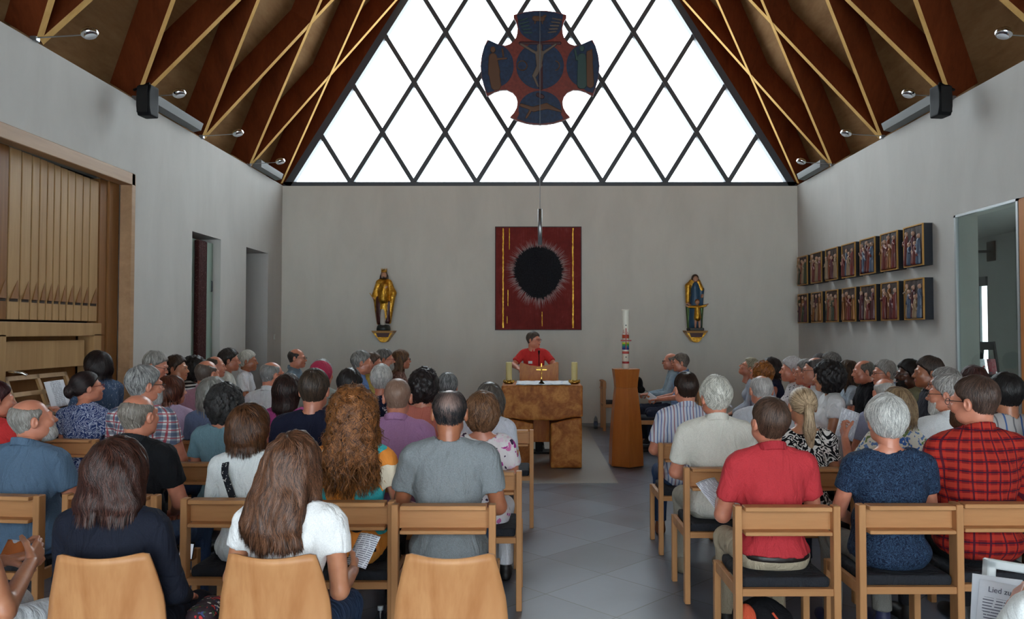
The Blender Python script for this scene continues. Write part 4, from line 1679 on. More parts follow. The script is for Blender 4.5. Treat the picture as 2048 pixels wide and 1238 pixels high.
# water bottle and side chair by the wall
wb = empty('water_bottle', (W(1191, 850, 13.0).x, 12.95, 0))
tag(wb, 'clear plastic water bottle on the floor by the end wall', 'bottle')
MB().lathe([(.001, .002), (.03, .002), (.034, .01), (.034, .15), (.028, .18), (.012, .205), (.012, .215)], n=18).build('body', glassmat('bottle_plastic', (.72, .78, .82)), wb)
MB().lathe([(.001, .235), (.014, .235), (.014, .212), (.001, .212)], n=14).build('cap', plain('white_cap', (210, 214, 216), .4), wb)
MB().lathe([(.0346, .06), (.0346, .12)], n=18).build('paper_band', plain('bottle_label', (90, 100, 120), .5), wb)

# ============================================================ painting on the end wall
pt = empty('painting', (.092, YB - .03, 2.563))
tag(pt, 'large dark red abstract painting with a black burst and gold strips', 'painting')
t = NT('painted_red_canvas')
v = t.coord((1, 1, 1))
a_ = t.noise(v, 3.0, 6, .7, .6)
b_ = t.noise(t.coord((14, 1, 1)), 3.0, 5, .7)
f = t.math('ADD', t.math('MULTIPLY', a_, .6), t.math('MULTIPLY', b_, .4))
t.col(t.ramp(f, [(.3, lin((96, 30, 28))), (.55, lin((124, 42, 38))), (.75, lin((146, 84, 80)))])).set(.7, 0, .2)
t.bump(b_, .3, .005)
HW, HH = .738, .887
MB().box(-HW, HW, -.018, .028, -HH, HH).build('canvas', t.m, pt)
fm = MB()
for (x0, x1, z0, z1) in ((-HW - .012, -HW, -HH, HH), (HW, HW + .012, -HH, HH), (-HW - .012, HW + .012, HH, HH + .012), (-HW - .012, HW + .012, -HH - .012, -HH)): fm.box(x0, x1, -.022, .029, z0, z1)
fm.build('edge_frame', plain('dark_edge', (34, 18, 18), .5), pt)
rg = random.Random(7)
P = []
for k in range(60):
    a = 2 * PI * k / 60
    r = .405 + .012 * rg.uniform(-1, 1)
    x, z = r * math.cos(a), r * math.sin(a) * (1.0 if math.sin(a) > 0 else 1.0 + .16 * abs(math.sin(a)) ** 4)
    P.append((x, .13 + z))
M_soot = cloth('black_pigment', (30, 31, 36), .9, .3, 40.0)
MB().prism(P, -.024, -.016, 'y').build('black_disc', M_soot, pt)
for (nm, cnt, r0, r1, w, mt, yy) in (('grey_rays', 620, .38, .60, .0048, plain('ray_grey', (158, 134, 134), .8), -.0188), ('black_rays', 620, .37, .475, .008, M_soot, -.0205)):
    m = MB()
    for k in range(cnt):
        a = rg.uniform(0, 2 * PI)
        rr = r0 + (r1 - r0) * (.45 + .55 * rg.random() ** 1.5)
        st_ = 1.0 if math.sin(a) > 0 else 1.0 + .16 * abs(math.sin(a)) ** 4
        b = a + rg.uniform(-.05, .05)
        x0, z0 = r0 * math.cos(a), .13 + r0 * math.sin(a) * st_
        x1, z1 = rr * math.cos(b), .13 + rr * math.sin(b) * st_
        nx, nz = -math.sin(a) * w, math.cos(a) * w
        m.add([(x0 - nx, yy, z0 - nz), (x0 + nx, yy, z0 + nz), (x1, yy, z1), (x0, yy - .0012, z0)], [(0, 1, 2), (0, 3, 1), (3, 0, 2), (1, 3, 2)])
    m.build(nm, mt, pt)
for (x, z0, z1, w) in ((-.61, -.86, .87, .014), (-.50, .50, .87, .010), (-.525, -.48, -.20, .007), (-.54, -.78, -.66, .006), (.60, -.86, .87, .016), (.065, -.83, -.58, .007)):
    m = MB()
    n = max(4, int((z1 - z0) / .03))
    L, R = [], []
    for k in range(n + 1):
        z = z0 + (z1 - z0) * k / n
        L.append((x - w * rg.uniform(.4, 1), z)); R.append((x + w * rg.uniform(.4, 1), z))
    for k in range(n):
        m.prism([L[k], R[k], R[k + 1], L[k + 1]], -.024, -.017, 'y')
    m.build('gold_strip', M_gilt, pt)

# ============================================================ hanging painted cross
CX = W(1080, 133, 9.5)
cr = empty('hanging_cross', tuple(CX))
tag(cr, 'big painted red and blue cross with flared arms hanging before the window', 'cross')
SCL = .742 / 567.0
half = [(0, 532), (65, 531), (130, 522), (190, 508), (250, 492), (252, 466), (226, 420), (214, 370), (216, 320), (228, 275), (252, 240), (285, 212), (330, 196), (375, 200), (418, 216), (500, 252),
        (530, 190), (555, 100), (567, 0), (556, -110), (535, -190), (505, -290), (440, -252), (380, -232), (320, -228), (262, -255), (228, -295), (214, -345), (222, -400), (248, -450), (285, -492),
        (215, -525), (130, -550), (60, -560), (0, -563)]
out = half + [(-x, y) for (x, y) in half[-2:0:-1]]
out = [(x * SCL, y * SCL) for (x, y) in out][::-1]
t = NT('cross_red')
t.col(t.ramp(t.noise(t.coord(), 30, 4), [(.3, lin((104, 38, 28))), (.7, lin((128, 50, 36)))])).set(.6)
MB().prism(out, -.025, .025, 'y').build('cross_body', t.m, cr)
MB().prism([(x * 1.006, y * 1.006) for (x, y) in out], -.018, .018, 'y').build('edge_band', plain('cross_edge', (150, 128, 128), .4, .3), cr)
t = NT('cross_blue')
t.col(t.ramp(t.noise(t.coord(), 26, 5, .7), [(.32, lin((14, 28, 52))), (.7, lin((28, 52, 84)))])).set(.6)
M_cb = t.m
def arcp(cx, cy, rx, ry, a0, a1, n): return [(cx + rx * math.cos(a0 + (a1 - a0) * k / n), cy + ry * math.sin(a0 + (a1 - a0) * k / n)) for k in range(n + 1)]
meds = [arcp(0, 0, 228, 226, 0, 2 * PI, 40)[:-1],
        [(-222, 492), (-130, 516), (0, 526), (130, 516), (222, 492)] + [(212, 440), (205, 360)] + arcp(0, 385, 205, 150, -.1, -PI + .1, 18) + [(-205, 360), (-212, 440)],
        [(-485, 246), (-420, 216)] + arcp(-420, 0, 168, 205, 1.45, -1.45, 20) + [(-440, -245), (-505, -262), (-535, -180), (-556, -100), (-562, 0), (-550, 100), (-528, 190)],
        [(222, -510), (130, -544), (0, -558), (-130, -544), (-222, -510)] + arcp(0, -420, 205, 178, PI + .25, -.25, 20)]
meds.append([(-x, y) for (x, y) in meds[2]])
for pl_ in meds:
    pts = [(x * SCL, y * SCL) for (x, y) in pl_]
    ar_ = sum(pts[i][0] * pts[(i + 1) % len(pts)][1] - pts[(i + 1) % len(pts)][0] * pts[i][1] for i in range(len(pts)))
    if ar_ > 0: pts = pts[::-1]
    MB().prism(pts, -.030, -.020, 'y').build('medallion', M_cb, cr)
def fig(name, segs, mat, y=-.032):
    F = None
    allp = [(s_[0], s_[1]) for s_ in segs] + [(s_[2], s_[3]) for s_ in segs]
    xs, zs = [p[0] * SCL for p in allp], [p[1] * SCL for p in allp]
    F = Field((min(xs) - .06, y - .03, min(zs) - .06), (max(xs) + .06, y + .03, max(zs) + .06), .0055)
    for (x0, z0, x1, z1, r0, r1) in segs: F.add(rc((x0 * SCL, y, z0 * SCL), (x1 * SCL, y, z1 * SCL), r0 * SCL, r1 * SCL), .008)
    F.clip(lambda P: np.abs(P[..., 1] - y) - .012, .006)
    V, Q = F.nets()
    link_mesh(name, np_mesh(name, V, Q), mat, cr)
Ms1, Ms2, Ms3, Ms4 = plain('paint_flesh', (100, 84, 72), .6), plain('paint_ochre', (92, 58, 34), .6), plain('paint_green', (46, 70, 66), .6), plain('paint_maroon', (62, 24, 28), .6)
fig('painted_figure', [(-5, 160, -5, 185, 24, 26), (-5, 110, -10, 20, 42, 28), (-35, 120, -180, 205, 14, 11), (30, 120, 150, 205, 14, 11), (-10, 0, -60, -100, 22, 15), (-60, -100, -20, -200, 15, 9), (5, 0, -40, -95, 20, 14)], Ms1)
fig('painted_cross_beam', [(-190, 218, 190, 218, 15, 15), (8, 200, 8, -215, 20, 20)], Ms4, -.028)
fig('painted_ring', [(-170 + 46 * math.cos(a), 0 + 46 * math.sin(a), -170 + 46 * math.cos(a + .45), 46 * math.sin(a + .45), 5, 5) for a in [k * .45 for k in range(14)]], Ms2)
fig('painted_moon', [(140 + 46 * math.cos(a), 0 + 46 * math.sin(a), 140 + 46 * math.cos(a + .4), 46 * math.sin(a + .4), 5, 5) for a in [-1.4 + k * .4 for k in range(7)]], Ms2)
fig('painted_figure', [(-450, 150, -450, 160, 26, 24), (-450, 80, -440, -60, 40, 60), (-440, -60, -420, -190, 52, 50), (-420, 60, -320, 70, 12, 9), (-360, 160, -350, 90, 9, 9)], Ms2)
fig('painted_figure', [(400, 160, 400, 170, 24, 24), (400, 80, 400, -180, 40, 48), (350, 60, 335, 150, 13, 11)], Ms3)
fig('painted_figure', [(470, 120, 480, -180, 28, 36), (490, 150, 490, 60, 11, 14)], Ms2)
fig('painted_figure', [(-180, -380, -60, -420, 16, 20), (-60, -420, 60, -390, 26, 30), (60, -390, 200, -440, 26, 10), (-90, -430, -130, -500, 14, 10)], Ms2)
fig('painted_figure', [(-20, -280, 20, -300, 20, 22)], Ms4)
fig('painted_animal', [(-50, 455, 25, 450, 26, 22), (35, 470, 50, 480, 14, 12), (-45, 430, -50, 405, 8, 6), (20, 430, 22, 405, 8, 6)], Ms2)
fig('painted_wing', [(-200 + 12 * k, 430 - 28 * k, -120 + 10 * k, 455 - 34 * k, 9, 7) for k in range(5)], Ms3)
fig('painted_wing', [(200 - 12 * k, 440 - 28 * k, 120 - 10 * k, 455 - 34 * k, 9, 7) for k in range(5)], Ms1)

cyl = empty('hanging_cylinder', (W(1080, 455, 9.38).x, 9.38, 0))
tag(cyl, 'slim steel cylinder hanging on a wire above the altar', 'pendant')
zt, zb = W(1080, 418, 9.38).z, W(1080, 490, 9.38).z
MB().lathe([(.001, zb), (.026, zb), (.026, zt), (.001, zt)], n=20).build('cylinder', M_steel, cyl)
zr = ZA - .12
MB().tube([(0, 0, zt), (0, 0, zr)], .004, 6).build('wire', plain('wire', (150, 155, 160), .4, .5), cyl)
MB().tube([(-.45, .12, .66), (-.45, .12, zr - CX.z + (-.0))], .003, 6).tube([(.45, .12, .66), (.45, .12, 4)], .003, 6) if False else None

# ============================================================ statues
def multi(name, parts, lo, hi, h, parent, sdv=1.0, amp=.0):
    """parts: (material, [prims], k). one blended mesh, faces coloured by the nearest part"""
    F = Field(lo, hi, h)
    each = []
    for (m, prims, k) in parts:
        G = Field(lo, hi, h)
        for p in prims: G.add(p, k)
        each.append(G)
        hh = np.maximum(.01 - np.abs(F.F - G.F), 0) / .01
        F.F = np.minimum(F.F, G.F) - hh * hh * .0025
    if amp: F.disp(lambda P: amp * wob(P * np.array((2.2, 2.2, .5)), 30, sdv))
    V, Q = F.nets()
    c = V[Q].mean(1)
    mi = np.argmin(np.stack([g_.sample(c) for g_ in each], 1), 1)
    return link_mesh(name, np_mesh(name, V, Q, midx=mi), [p[0] for p in parts], parent)


M_flesh = plain('painted_flesh', (190, 140, 112), .45)
M_shair = plain('painted_hair', (58, 38, 26), .5)
M_sblue = plain('painted_blue', (40, 76, 104), .45)
M_sdark = plain('painted_dark_base', (34, 40, 38), .4)
M_swhite = plain('painted_white', (196, 190, 180), .5)
M_sred = plain('lined_maroon', (70, 24, 18), .45)
c = W(767, 655, YB - .2)
s1 = empty('statue', (c.x, YB - .17, 1.70))
tag(s1, 'gilded robed statue with a crown on the wall left of the painting', 'statue', 'gilded wall statues')
multi('figure', [
    (M_gilt, [rc((0, 0, .62), (0, 0, .18), .105, .09), rc((-.06, 0, .79), (.06, 0, .79), .055), rc((-.09, -.0, .77), (-.15, -.02, .57), .05, .05), rc((.09, 0, .77), (.16, -.02, .60), .05, .05),
              rc((.16, -.02, .60), (.095, -.01, .1), .048, .03), rc((-.145, -.02, .55), (-.095, 0, .08), .04, .026), rc((.02, -.06, .72), (.0, -.07, .5), .06, .07)], .04),
    (M_sred, [rc((-.07, -.03, .5), (-.06, -.03, .12), .06, .06), rc((.09, -.03, .44), (.07, -.03, .12), .035, .045)], .02),
    (M_swhite, [rc((-.005, -.075, .30), (-.0, -.08, .08), .03, .045)], .02),
    (M_flesh, [ell((0, -.03, .905), (.044, .046, .056)), rc((-.15, -.03, .5), (-.17, -.04, .52), .022), rc((.03, -.1, .67), (.06, -.1, .7), .02)], .01),
    (M_shair, [ell((0, .005, .915), (.058, .05, .064)), rc((-.048, 0, .89), (-.065, -.02, .80), .026, .018), rc((.048, 0, .89), (.065, -.02, .80), .026, .018), ell((0, -.058, .862), (.022, .018, .022))], .015),
], (-.24, -.18, .02), (.24, .14, 1.04), .009, s1, 2.0, .004)
m = MB()
for k in range(10):
    a = 2 * PI * k / 10
    m.add([(.045 * math.cos(a - .3), .045 * math.sin(a - .3) - .005, .97), (.045 * math.cos(a + .3), .045 * math.sin(a + .3) - .005, .97), (.062 * math.cos(a), .062 * math.sin(a) - .005, 1.035), (.038 * math.cos(a), .038 * math.sin(a) - .005, .975)],
          [(0, 1, 2), (1, 3, 2), (3, 0, 2), (0, 3, 1)])
m.lathe([(.046, .955), (.05, .96), (.05, .98), (.046, .985)], (0, -.005, 0), 20)
m.build('crown', M_gilt, s1)
MB().tube([(-.17, -.045, .5), (-.235, -.05, .60)], .007, 8).build('sceptre', M_gilt, s1)
MB().lathe([(.001, -.045), (.115, -.045), (.12, -.02), (.11, .03), (.09, .05), (.001, .06)], (0, -.02, 0), 20).build('base', M_sdark, s1)
def console(x, z, lab):
    o = empty('wall_console', (x, YB - .16, z))
    tag(o, lab, 'bracket', 'gilded wall consoles')
    MB().prism([(-.19, 0), (.19, 0), (.165, -.04), (-.165, -.04)], -.13, .155, 'y').build('top_board', wood('console_wood', (150, 110, 60), (180, 136, 80), 'x', 8), o)
    MB().prism([(-.12, -.04), (.12, -.04), (.09, -.11), (-.09, -.11)], -.09, .155, 'y').build('bracket_body', M_sred, o)
    MB().prism([(-.105, -.108), (.105, -.108), (.085, -.15), (.05, -.19), (.0, -.20), (-.05, -.19), (-.085, -.15)], -.07, .155, 'y').build('gilded_drop', M_gilt, o)
    for s in (-1, 1): MB().prism([(s * .165, -.04), (s * .12, -.04), (s * .09, -.115), (s * .11, -.115)][::(1 if s < 0 else -1)], -.1, .155, 'y').build('gilded_scroll', M_gilt, o)
console(c.x, 1.655, 'small gilded wall console under the crowned statue')
c2 = W(1391, 655, YB - .2)
s2 = empty('statue', (c2.x + .0, YB - .17, 1.66))
tag(s2, 'statue of a bearded man in gold and blue behind a golden child', 'statue', 'gilded wall statues')
multi('figure', [
    (M_sblue, [rc((0, 0, .70), (0, .02, .1), .075, .11), ell((.0, -.01, .74), (.07, .07, .1)), rc((.11, 0, .70), (.10, 0, .45), .05, .04)], .03),
    (M_gilt, [rc((-.05, .0, .83), (-.11, -.01, .76), .05, .05), rc((-.12, -.01, .76), (-.13, -.02, .48), .048, .036), rc((.05, 0, .83), (.11, -.02, .70), .05, .036)], .03),
    (plain('painted_green_gold', (70, 96, 50), .35, .5), [rc((-.125, .02, .42), (-.11, .02, .05), .03, .026), rc((.12, .02, .42), (.10, .02, .05), .034, .026)], .02),
    (M_flesh, [ell((0, -.06, .875), (.040, .042, .052)), rc((-.13, -.05, .46), (-.1, -.07, .44), .02), rc((.12, -.04, .60), (.10, -.08, .57), .02)], .01),
    (M_shair, [ell((0, -.025, .90), (.060, .052, .064)), rc((-.04, -.02, .88), (-.045, -.02, .83), .022), rc((.04, -.02, .88), (.045, -.02, .83), .022), ell((0, -.075, .85), (.02, .016, .025))], .015),
], (-.2, -.16, .02), (.2, .14, 1.0), .009, s2, 5.0, .003)
multi('child', [
    (M_gilt, [rc((.02, -.09, .38), (.02, -.09, .22), .045, .062), rc((.0, -.09, .40), (-.12, -.1, .40), .026, .022), rc((.05, -.09, .40), (.16, -.1, .42), .026, .02)], .02),
    (M_flesh, [ell((.02, -.1, .475), (.032, .034, .042)), rc((-.12, -.1, .40), (-.17, -.1, .42), .016, .012), rc((.15, -.1, .42), (.20, -.1, .45), .016, .012), rc((-.01, -.09, .2), (-.015, -.09, .05), .022, .016), rc((.05, -.09, .2), (.055, -.09, .05), .022, .016)], .008),
    (plain('painted_auburn', (130, 74, 34), .5), [ell((.02, -.085, .49), (.042, .036, .044))], .01),
], (-.24, -.18, .02), (.26, 0, .56), .008, s2, 1.0, .002)
MB().box(-.125, .125, -.14, .12, -.005, .045, bev=.01).build('base', M_sdark, s2)
console(c2.x + .005, 1.655, 'small gilded wall console under the statue of man and child')

# ============================================================ station reliefs on the right wall
M_fr_gold = plain('frame_gold', (196, 148, 78), .4, .5)
M_fr_dark = plain('frame_dark_navy', (24, 28, 36), .6)
rob = [plain('relief_%d' % i, c_, .4, mt) for i, (c_, mt) in enumerate((((104, 38, 34), 0), ((128, 84, 46), .5), ((66, 80, 102), 0), ((54, 60, 42), 0), ((140, 116, 90), .2), ((80, 30, 38), 0), ((120, 64, 44), .3)))]
M_rflesh = plain('relief_flesh', (176, 140, 118), .45)
M_rback = plain('relief_ground', (50, 32, 26), .6)
ordn = ['first', 'second', 'third', 'fourth', 'fifth', 'sixth', 'seventh']
rr = random.Random(11)
for row in (0, 1):
    for k in range(7):
        yc = 12.74 - .62 * k
        zc = 2.655 if row == 0 else 2.025
        o = empty('relief_panel', (XR - .06, yc, zc), PI / 2)
        mts = rr.sample(rob, 3)
        tag(o, 'framed carved relief of robed figures, %s from the corner in the %s row' % (ordn[k], 'upper' if row == 0 else 'lower'), 'relief', 'carved relief panels on the right wall')
        # local x along the wall, local -y... after the turn the front looks into the room (world -x = local +y)
        w_, h_ = .23, .243
        MB().box(-w_, w_, -.055, .045, -h_, h_).build('case', M_fr_dark, o)
        fm = MB()
        for (x0, x1, z0, z1) in ((-w_, -w_ + .012, -h_, h_), (w_ - .012, w_, -h_, h_), (-w_ + .012, w_ - .012, h_ - .014, h_), (-w_ + .012, w_ - .012, -h_, -h_ + .014)): fm.box(x0, x1, .045, .062, z0, z1)
        fm.build('gilded_frame', M_fr_gold, o)
        parts = [(M_rback, [rbox((0, .046, 0), (w_ - .014, .006, h_ - .016), .002)], 0)]
        fl = []
        nf = rr.choice((4, 5, 5))
        for j in range(nf):
            x = -.15 + .30 * j / (nf - 1) + rr.uniform(-.015, .015)
            top = rr.uniform(.10, .19) if j % 2 == 0 else rr.uniform(.02, .15)
            ly = .055 + .012 * (j % 2)
            pr = [rc((x, ly, top - .05), (x + rr.uniform(-.02, .02), ly, -.205), .026, .038)]
            pr.append(rc((x, ly + .012, top - .06), (x + rr.choice((-1, 1)) * rr.uniform(.04, .08), ly + .02, top - rr.uniform(.08, .16)), .014, .011))
            pr.append(rc((x - .02, ly + .012, rr.uniform(-.1, 0)), (x + .02, ly + .014, -.19), .010, .012))
            parts.append((mts[j % 3], pr, .01))
            fl.append(ell((x, ly + .008, top), (.021, .02, .027)))
            if rr.random() < .6: fl.append(rc((x + .03, ly + .02, top - .13), (x + .055, ly + .02, top - .09), .009))
        parts.append((M_rflesh, fl, .004))
        multi('carving', parts, (-w_ + .012, .036, -h_ + .014), (w_ - .012, .105, h_ - .014), .0075, o, row * 7 + k, .004)

# ============================================================ things in the side room
c = W(1978, 720, 9.2)
br = empty('brochure_stand', (c.x, 9.2, 0))
tag(br, 'black leaning brochure stand with leaflets behind the glass', 'stand')
for s in (-1, 1): MB().bar((s * .13, -.22 + .0, 0), (s * .13 - .0, .12, 1.52), .025, .03).build('post', M_black, br)
for z in (.55, .95, 1.05): pass
MB().box(-.16, .16, -.06, .05, 1.10, 1.125).build('shelf', M_black, br)
MB().box(-.16, .16, -.12, -.02, .70, .725).build('shelf', M_black, br)
MB().box(-.14, .14, .10, .13, 1.42, 1.52).build('top_board', M_black, br)
MB().bar((0, .12, 1.5), (0, .35, 0), .025, .03).build('back_leg', M_black, br)
for i, (x, z, cl_, nm) in enumerate(((-.08, 1.22, (200, 204, 210), 'pale leaflet at the upper left of the brochure stand'), (.05, 1.22, (150, 90, 96), 'pink and grey leaflet at the upper right of the brochure stand'),
                                 (-.08, .82, (190, 196, 204), 'pale leaflet at the lower left of the brochure stand'), (.05, .82, (128, 60, 70), 'dark pink leaflet at the lower right of the brochure stand'))):
    m = sheet('leaflet', nm, 'leaflet', (c.x + x, 9.2 + .02 + (z - 1.2) * .2, z), (0, -1, .25), (0, .2, 1), .105, .19, blots('leaflet_%d' % i, cl_, [(90, 90, 100), (150, 60, 70), (210, 210, 214)], 24, .35), .003, 'leaflets')
wb_ = empty('wall_bracket', (7.46, 12.45, 2.95))
tag(wb_, 'black metal monitor bracket high on the side room wall', 'bracket')
MB().box(0, .03, -.10, .10, -.16, .16).build('wall_plate', M_black, wb_)
MB().bar((0, 0, 0), (-.40, -.1, -.02), .04).bar((-.40, -.1, -.02), (-.42, -.1, .30), .035).build('arm', M_black, wb_)
MB().box(-.62, -.25, -.25, .05, .30, .325).build('top_plate', M_black, wb_)
sw_ = empty('light_switch', (XL + .008, 12.93, 1.55))
tag(sw_, 'small white light switch on the left wall near the corner', 'switch')
MB().box(-.008, .006, -.035, .035, -.045, .045, bev=.004).build('plate', plain('switch_white', (206, 206, 202), .4), sw_)
MB().box(.006, .01, -.02, .02, -.03, .03, bev=.002).build('rocker', plain('switch_rocker', (190, 190, 186), .4), sw_)
# ============================================================ the people
def C(n, c, **k): return cloth('cloth_' + n, c, **k)


GREY = ((92, 92, 92), (196, 196, 194))
WHITE = ((150, 150, 150), (238, 238, 236))
SALT = ((60, 58, 56), (150, 146, 140))
DARK = ((18, 14, 12), (58, 46, 38))
BLK = ((10, 9, 10), (38, 34, 34))
BRN = ((44, 26, 18), (104, 70, 48))
MBRN = ((60, 34, 20), (150, 104, 70))
AUB = ((56, 26, 14), (156, 96, 50))
def h(style, c): return (style, c[0], c[1])


BL = 'seated in the left block'
# ---- nearest left row on moulded chairs
person('woman with dark brown hair in a navy cardigan on the left moulded chair', 238, 883, 2.98, -6, h('bob', ((26, 14, 12), (84, 50, 40))), C('navy_knit', (24, 28, 42)),
       fem=True, near=True, sleeve=1.2, hp={'len': -.165, 'vol': .028, 'bw': .04, 'n': 5600, 'wave': .35, 'sw': .0014, 'amp': .006}, neck='high', sw=.195, g=1.2, pants=(30, 32, 44), yaw=-8, arms={1: ((.245, .04, .70), (.16, .27, .60))})
person('girl with long chestnut hair in a white T-shirt on the middle moulded chair', 592, 870, 2.98, -4, h('long', ((38, 22, 15), (122, 82, 58))), C('white_jersey', (224, 228, 236)),
       fem=True, near=True, sleeve=.42, neck='scoop', hp={'len': .27, 'w': .098, 'back': .04, 'n': 6500, 'wave': .45, 'sw': .0014, 'amp': .010, 'vol': .022}, side=.03, roll=8, yaw=-18, pitch=-14, lean=.03, pants=(44, 66, 100), sk='t', sw=.182, g=1.05,
       arms={1: ((.225, .03, .70), (.20, .28, .70), (-1, 0, .1))})
person('person in white trousers at the left edge holding an orange booklet', None, None, None, -14, h('short', BRN), C('blue_top', (60, 104, 190)), near=True, xy=(-2.17, 2.82), T=1.30, sleeve=.3,
       sk='t', pants=(214, 218, 224), fem=False, sw=.165, arms={0: ((-.245, .02, .70), (-.02, .28, .74), (0, 0, -1)), 1: ((.245, .05, .64), (.13, .27, .75), (-1, 0, 0))})
# ---- left row 1
person('bald man with a grey beard in a slate blue polo, far left', 66, 796, 4.15, -10, h('bald', ((110, 104, 98), (180, 176, 170))), C('slate_blue', (80, 106, 132)), near=True, neck='polo', yaw=-34,
       beard=((150, 146, 140), (220, 218, 214)), g=1.2, sw=.2, pitch=-10, pants=(60, 84, 120), glasses=None)
person('bald man in a black polo behind the dark brown-haired woman', 279, 787, 4.15, -6, h('bald', ((96, 88, 80), (168, 160, 150))), C('black_polo', (20, 21, 25)), near=True, neck='polo', yaw=-12, sw=.172, pitch=-6,
       pants=(60, 84, 120), collar_mat=C('black_collar', (34, 36, 40)))
person('woman with brown bob in a white blouse with a flowered dark bag strap', 503, 810, 4.05, -3, h('bob', ((34, 18, 12), (112, 72, 44))), C('white_blouse', (218, 224, 236)), near=True, fem=True, neck='polo', yaw=-30, pitch=-8,
       hp={'len': -.10, 'vol': .018, 'n': 4200, 'sw': .0014}, sw=.168, pants=(22, 22, 26), sleeve=.8)
CURLY = person('woman with voluminous long auburn curls in a turquoise and orange print top', 708, 786, 4.0, 0, h('curlylong', ((52, 26, 12), (166, 106, 56))), None or blots('turquoise_orange_print', (226, 140, 60), [(70, 180, 184), (226, 150, 70), (24, 24, 30), (228, 214, 190), (60, 170, 176)], 8.5, .62, 1.2),
               near=True, fem=True, hp={'len': .25, 'w': .10, 'back': .02, 'n': 7500, 'vol': .04, 'amp': .017, 'sw': .0016}, sw=.175, g=1.08, sleeve=.45, neck='scoop', pants=(24, 24, 28), roll=-5, side=-.01)
person('man with thinning dark grey hair in a grey T-shirt beside the aisle', 899, 778, 3.93, 0, h('thin', ((30, 33, 37), (158, 130, 120))), C('heather_grey', (124, 130, 134), var=.2), near=True, sk='b', g=1.16, sw=.19, neck='crew',
       pants=(44, 72, 108), hp={'t': .008, 'top': .095, 'n': 3200, 'sw': .0012, 'crown': 1}, sleeve=.62, belly=1.3, yaw=4)
# ---- left row 2
person('person with short dark red hair in a red top at the left edge', -6, 766, 5.25, -10, h('short', ((34, 10, 14), (84, 34, 38))), C('scarlet', (196, 24, 26)), fem=True, yaw=-35, sw=.17, near=True, g=1.05)
person('grey-haired bearded man with glasses in a white, navy and red checked shirt', 291, 734, 5.3, -12, h('short', ((70, 70, 72), (190, 190, 188))), plaid('check_navy_red', (222, 224, 226), (40, 62, 106), (38, 60, 104), .050, (180, 40, 60)), near=True, neck='polo',
       yaw=-30, glasses=(20, 20, 24), beard=((150, 150, 150), (214, 214, 212)), g=1.15, sw=.19, hp={'t': .014}, pants=(60, 84, 120))
person('woman with short curly black hair in a teal top', 452, 773, 5.1, -4, h('curly', ((16, 16, 18), (74, 72, 72))), C('teal', (106, 144, 158)), near=True, fem=True, neck='boat', hp={'n': 3600, 'vol': .03, 'sw': .0016}, sw=.17, sleeve=.5)
person('man with short dark brown hair in a dark navy T-shirt', 629, 742, 4.98, 0, h('short', ((34, 28, 24), (84, 68, 56))), C('midnight', (28, 32, 54)), near=True, sw=.19, g=1.12, hp={'t': .014, 'n': 3000}, neck='crew')
person('bald man in a mauve shirt seated in front of the man in grey', 795, 756, 4.88, 0, h('buzz', ((120, 90, 74), (168, 140, 124))), C('mauve', (176, 124, 172)), near=True, neck='polo', sw=.182, g=1.1, yaw=6, hp={'t': .004, 'n': 900}, pitch=-4)
person('woman with wavy light brown hair in a white and magenta flowered blouse', 965, 787, 4.8, 0, h('curly', ((62, 38, 26), (150, 108, 76))), blots('magenta_flowers', (226, 220, 222), [(170, 50, 140), (226, 200, 214), (60, 40, 70), (210, 120, 170)], 24, .46), near=True,
       fem=True, hp={'n': 3600, 'vol': .022, 'curl': .5, 'amp': .008, 'sw': .0016}, sw=.165, sleeve=.5, neck='scoop', pants=(214, 214, 220))
# ---- left row 3
person('woman with a black bun and blue and white patterned blouse near the organ', 176, 745, 6.15, -8, h('bun', ((14, 10, 12), (52, 36, 36))), swirls('blue_white_swirl', (44, 62, 112), (164, 174, 200), 12, .55, 2.4), fem=True, near=True, yaw=-38, glasses=(120, 30, 40), sw=.175, g=1.1, sleeve=.55, pitch=-8)
person('woman with red-brown hair and a lilac top behind the checked shirt', 345, 752, 6.35, -5, h('bob', ((52, 24, 18), (120, 66, 46))), C('lilac', (186, 162, 194)), fem=True, yaw=-40, hp={'len': -.09}, sw=.175, g=1.1)
person('woman with a grey bob in a dusty blue top', 428, 756, 6.05, -5, h('bob', ((96, 96, 92), (186, 184, 178))), C('dusty_blue', (104, 122, 160)), fem=True, yaw=-14, hp={'len': -.14, 'vol': .02})
person('woman with dark brown hair tied low in a magenta top', 578, 748, 6.0, -2, h('bob', ((20, 12, 12), (66, 40, 34))), C('magenta', (186, 60, 142)), fem=True, neck='scoop', sleeve=.3, hp={'len': -.19, 'vol': .012, 'n': 800}, yaw=-20)
person('person with short black hair hidden behind the auburn curls', 700, 740, 5.95, 0, h('short', ((18, 16, 18), (56, 52, 52))), C('dark_plum', (60, 44, 60)), sw=.16, hp={'t': .016})
person('woman with short dark curls in a coral top', 848, 740, 5.9, 0, h('curly', ((14, 12, 14), (54, 44, 44))), C('coral', (206, 112, 92)), fem=True, neck='boat', hp={'vol': .024}, sleeve=.3)
person('woman with dark grey hair and a white cardigan just left of the altar', 978, 766, 5.6, 0, h('bob', ((48, 44, 42), (120, 112, 104))), C('pale_grey_cardigan', (206, 210, 222)), fem=True, sleeve=1.2, hp={'len': -.09}, sw=.165, yaw=14, pitch=-8, pants=(222, 222, 226), shoes=(220, 220, 220), side=.03)
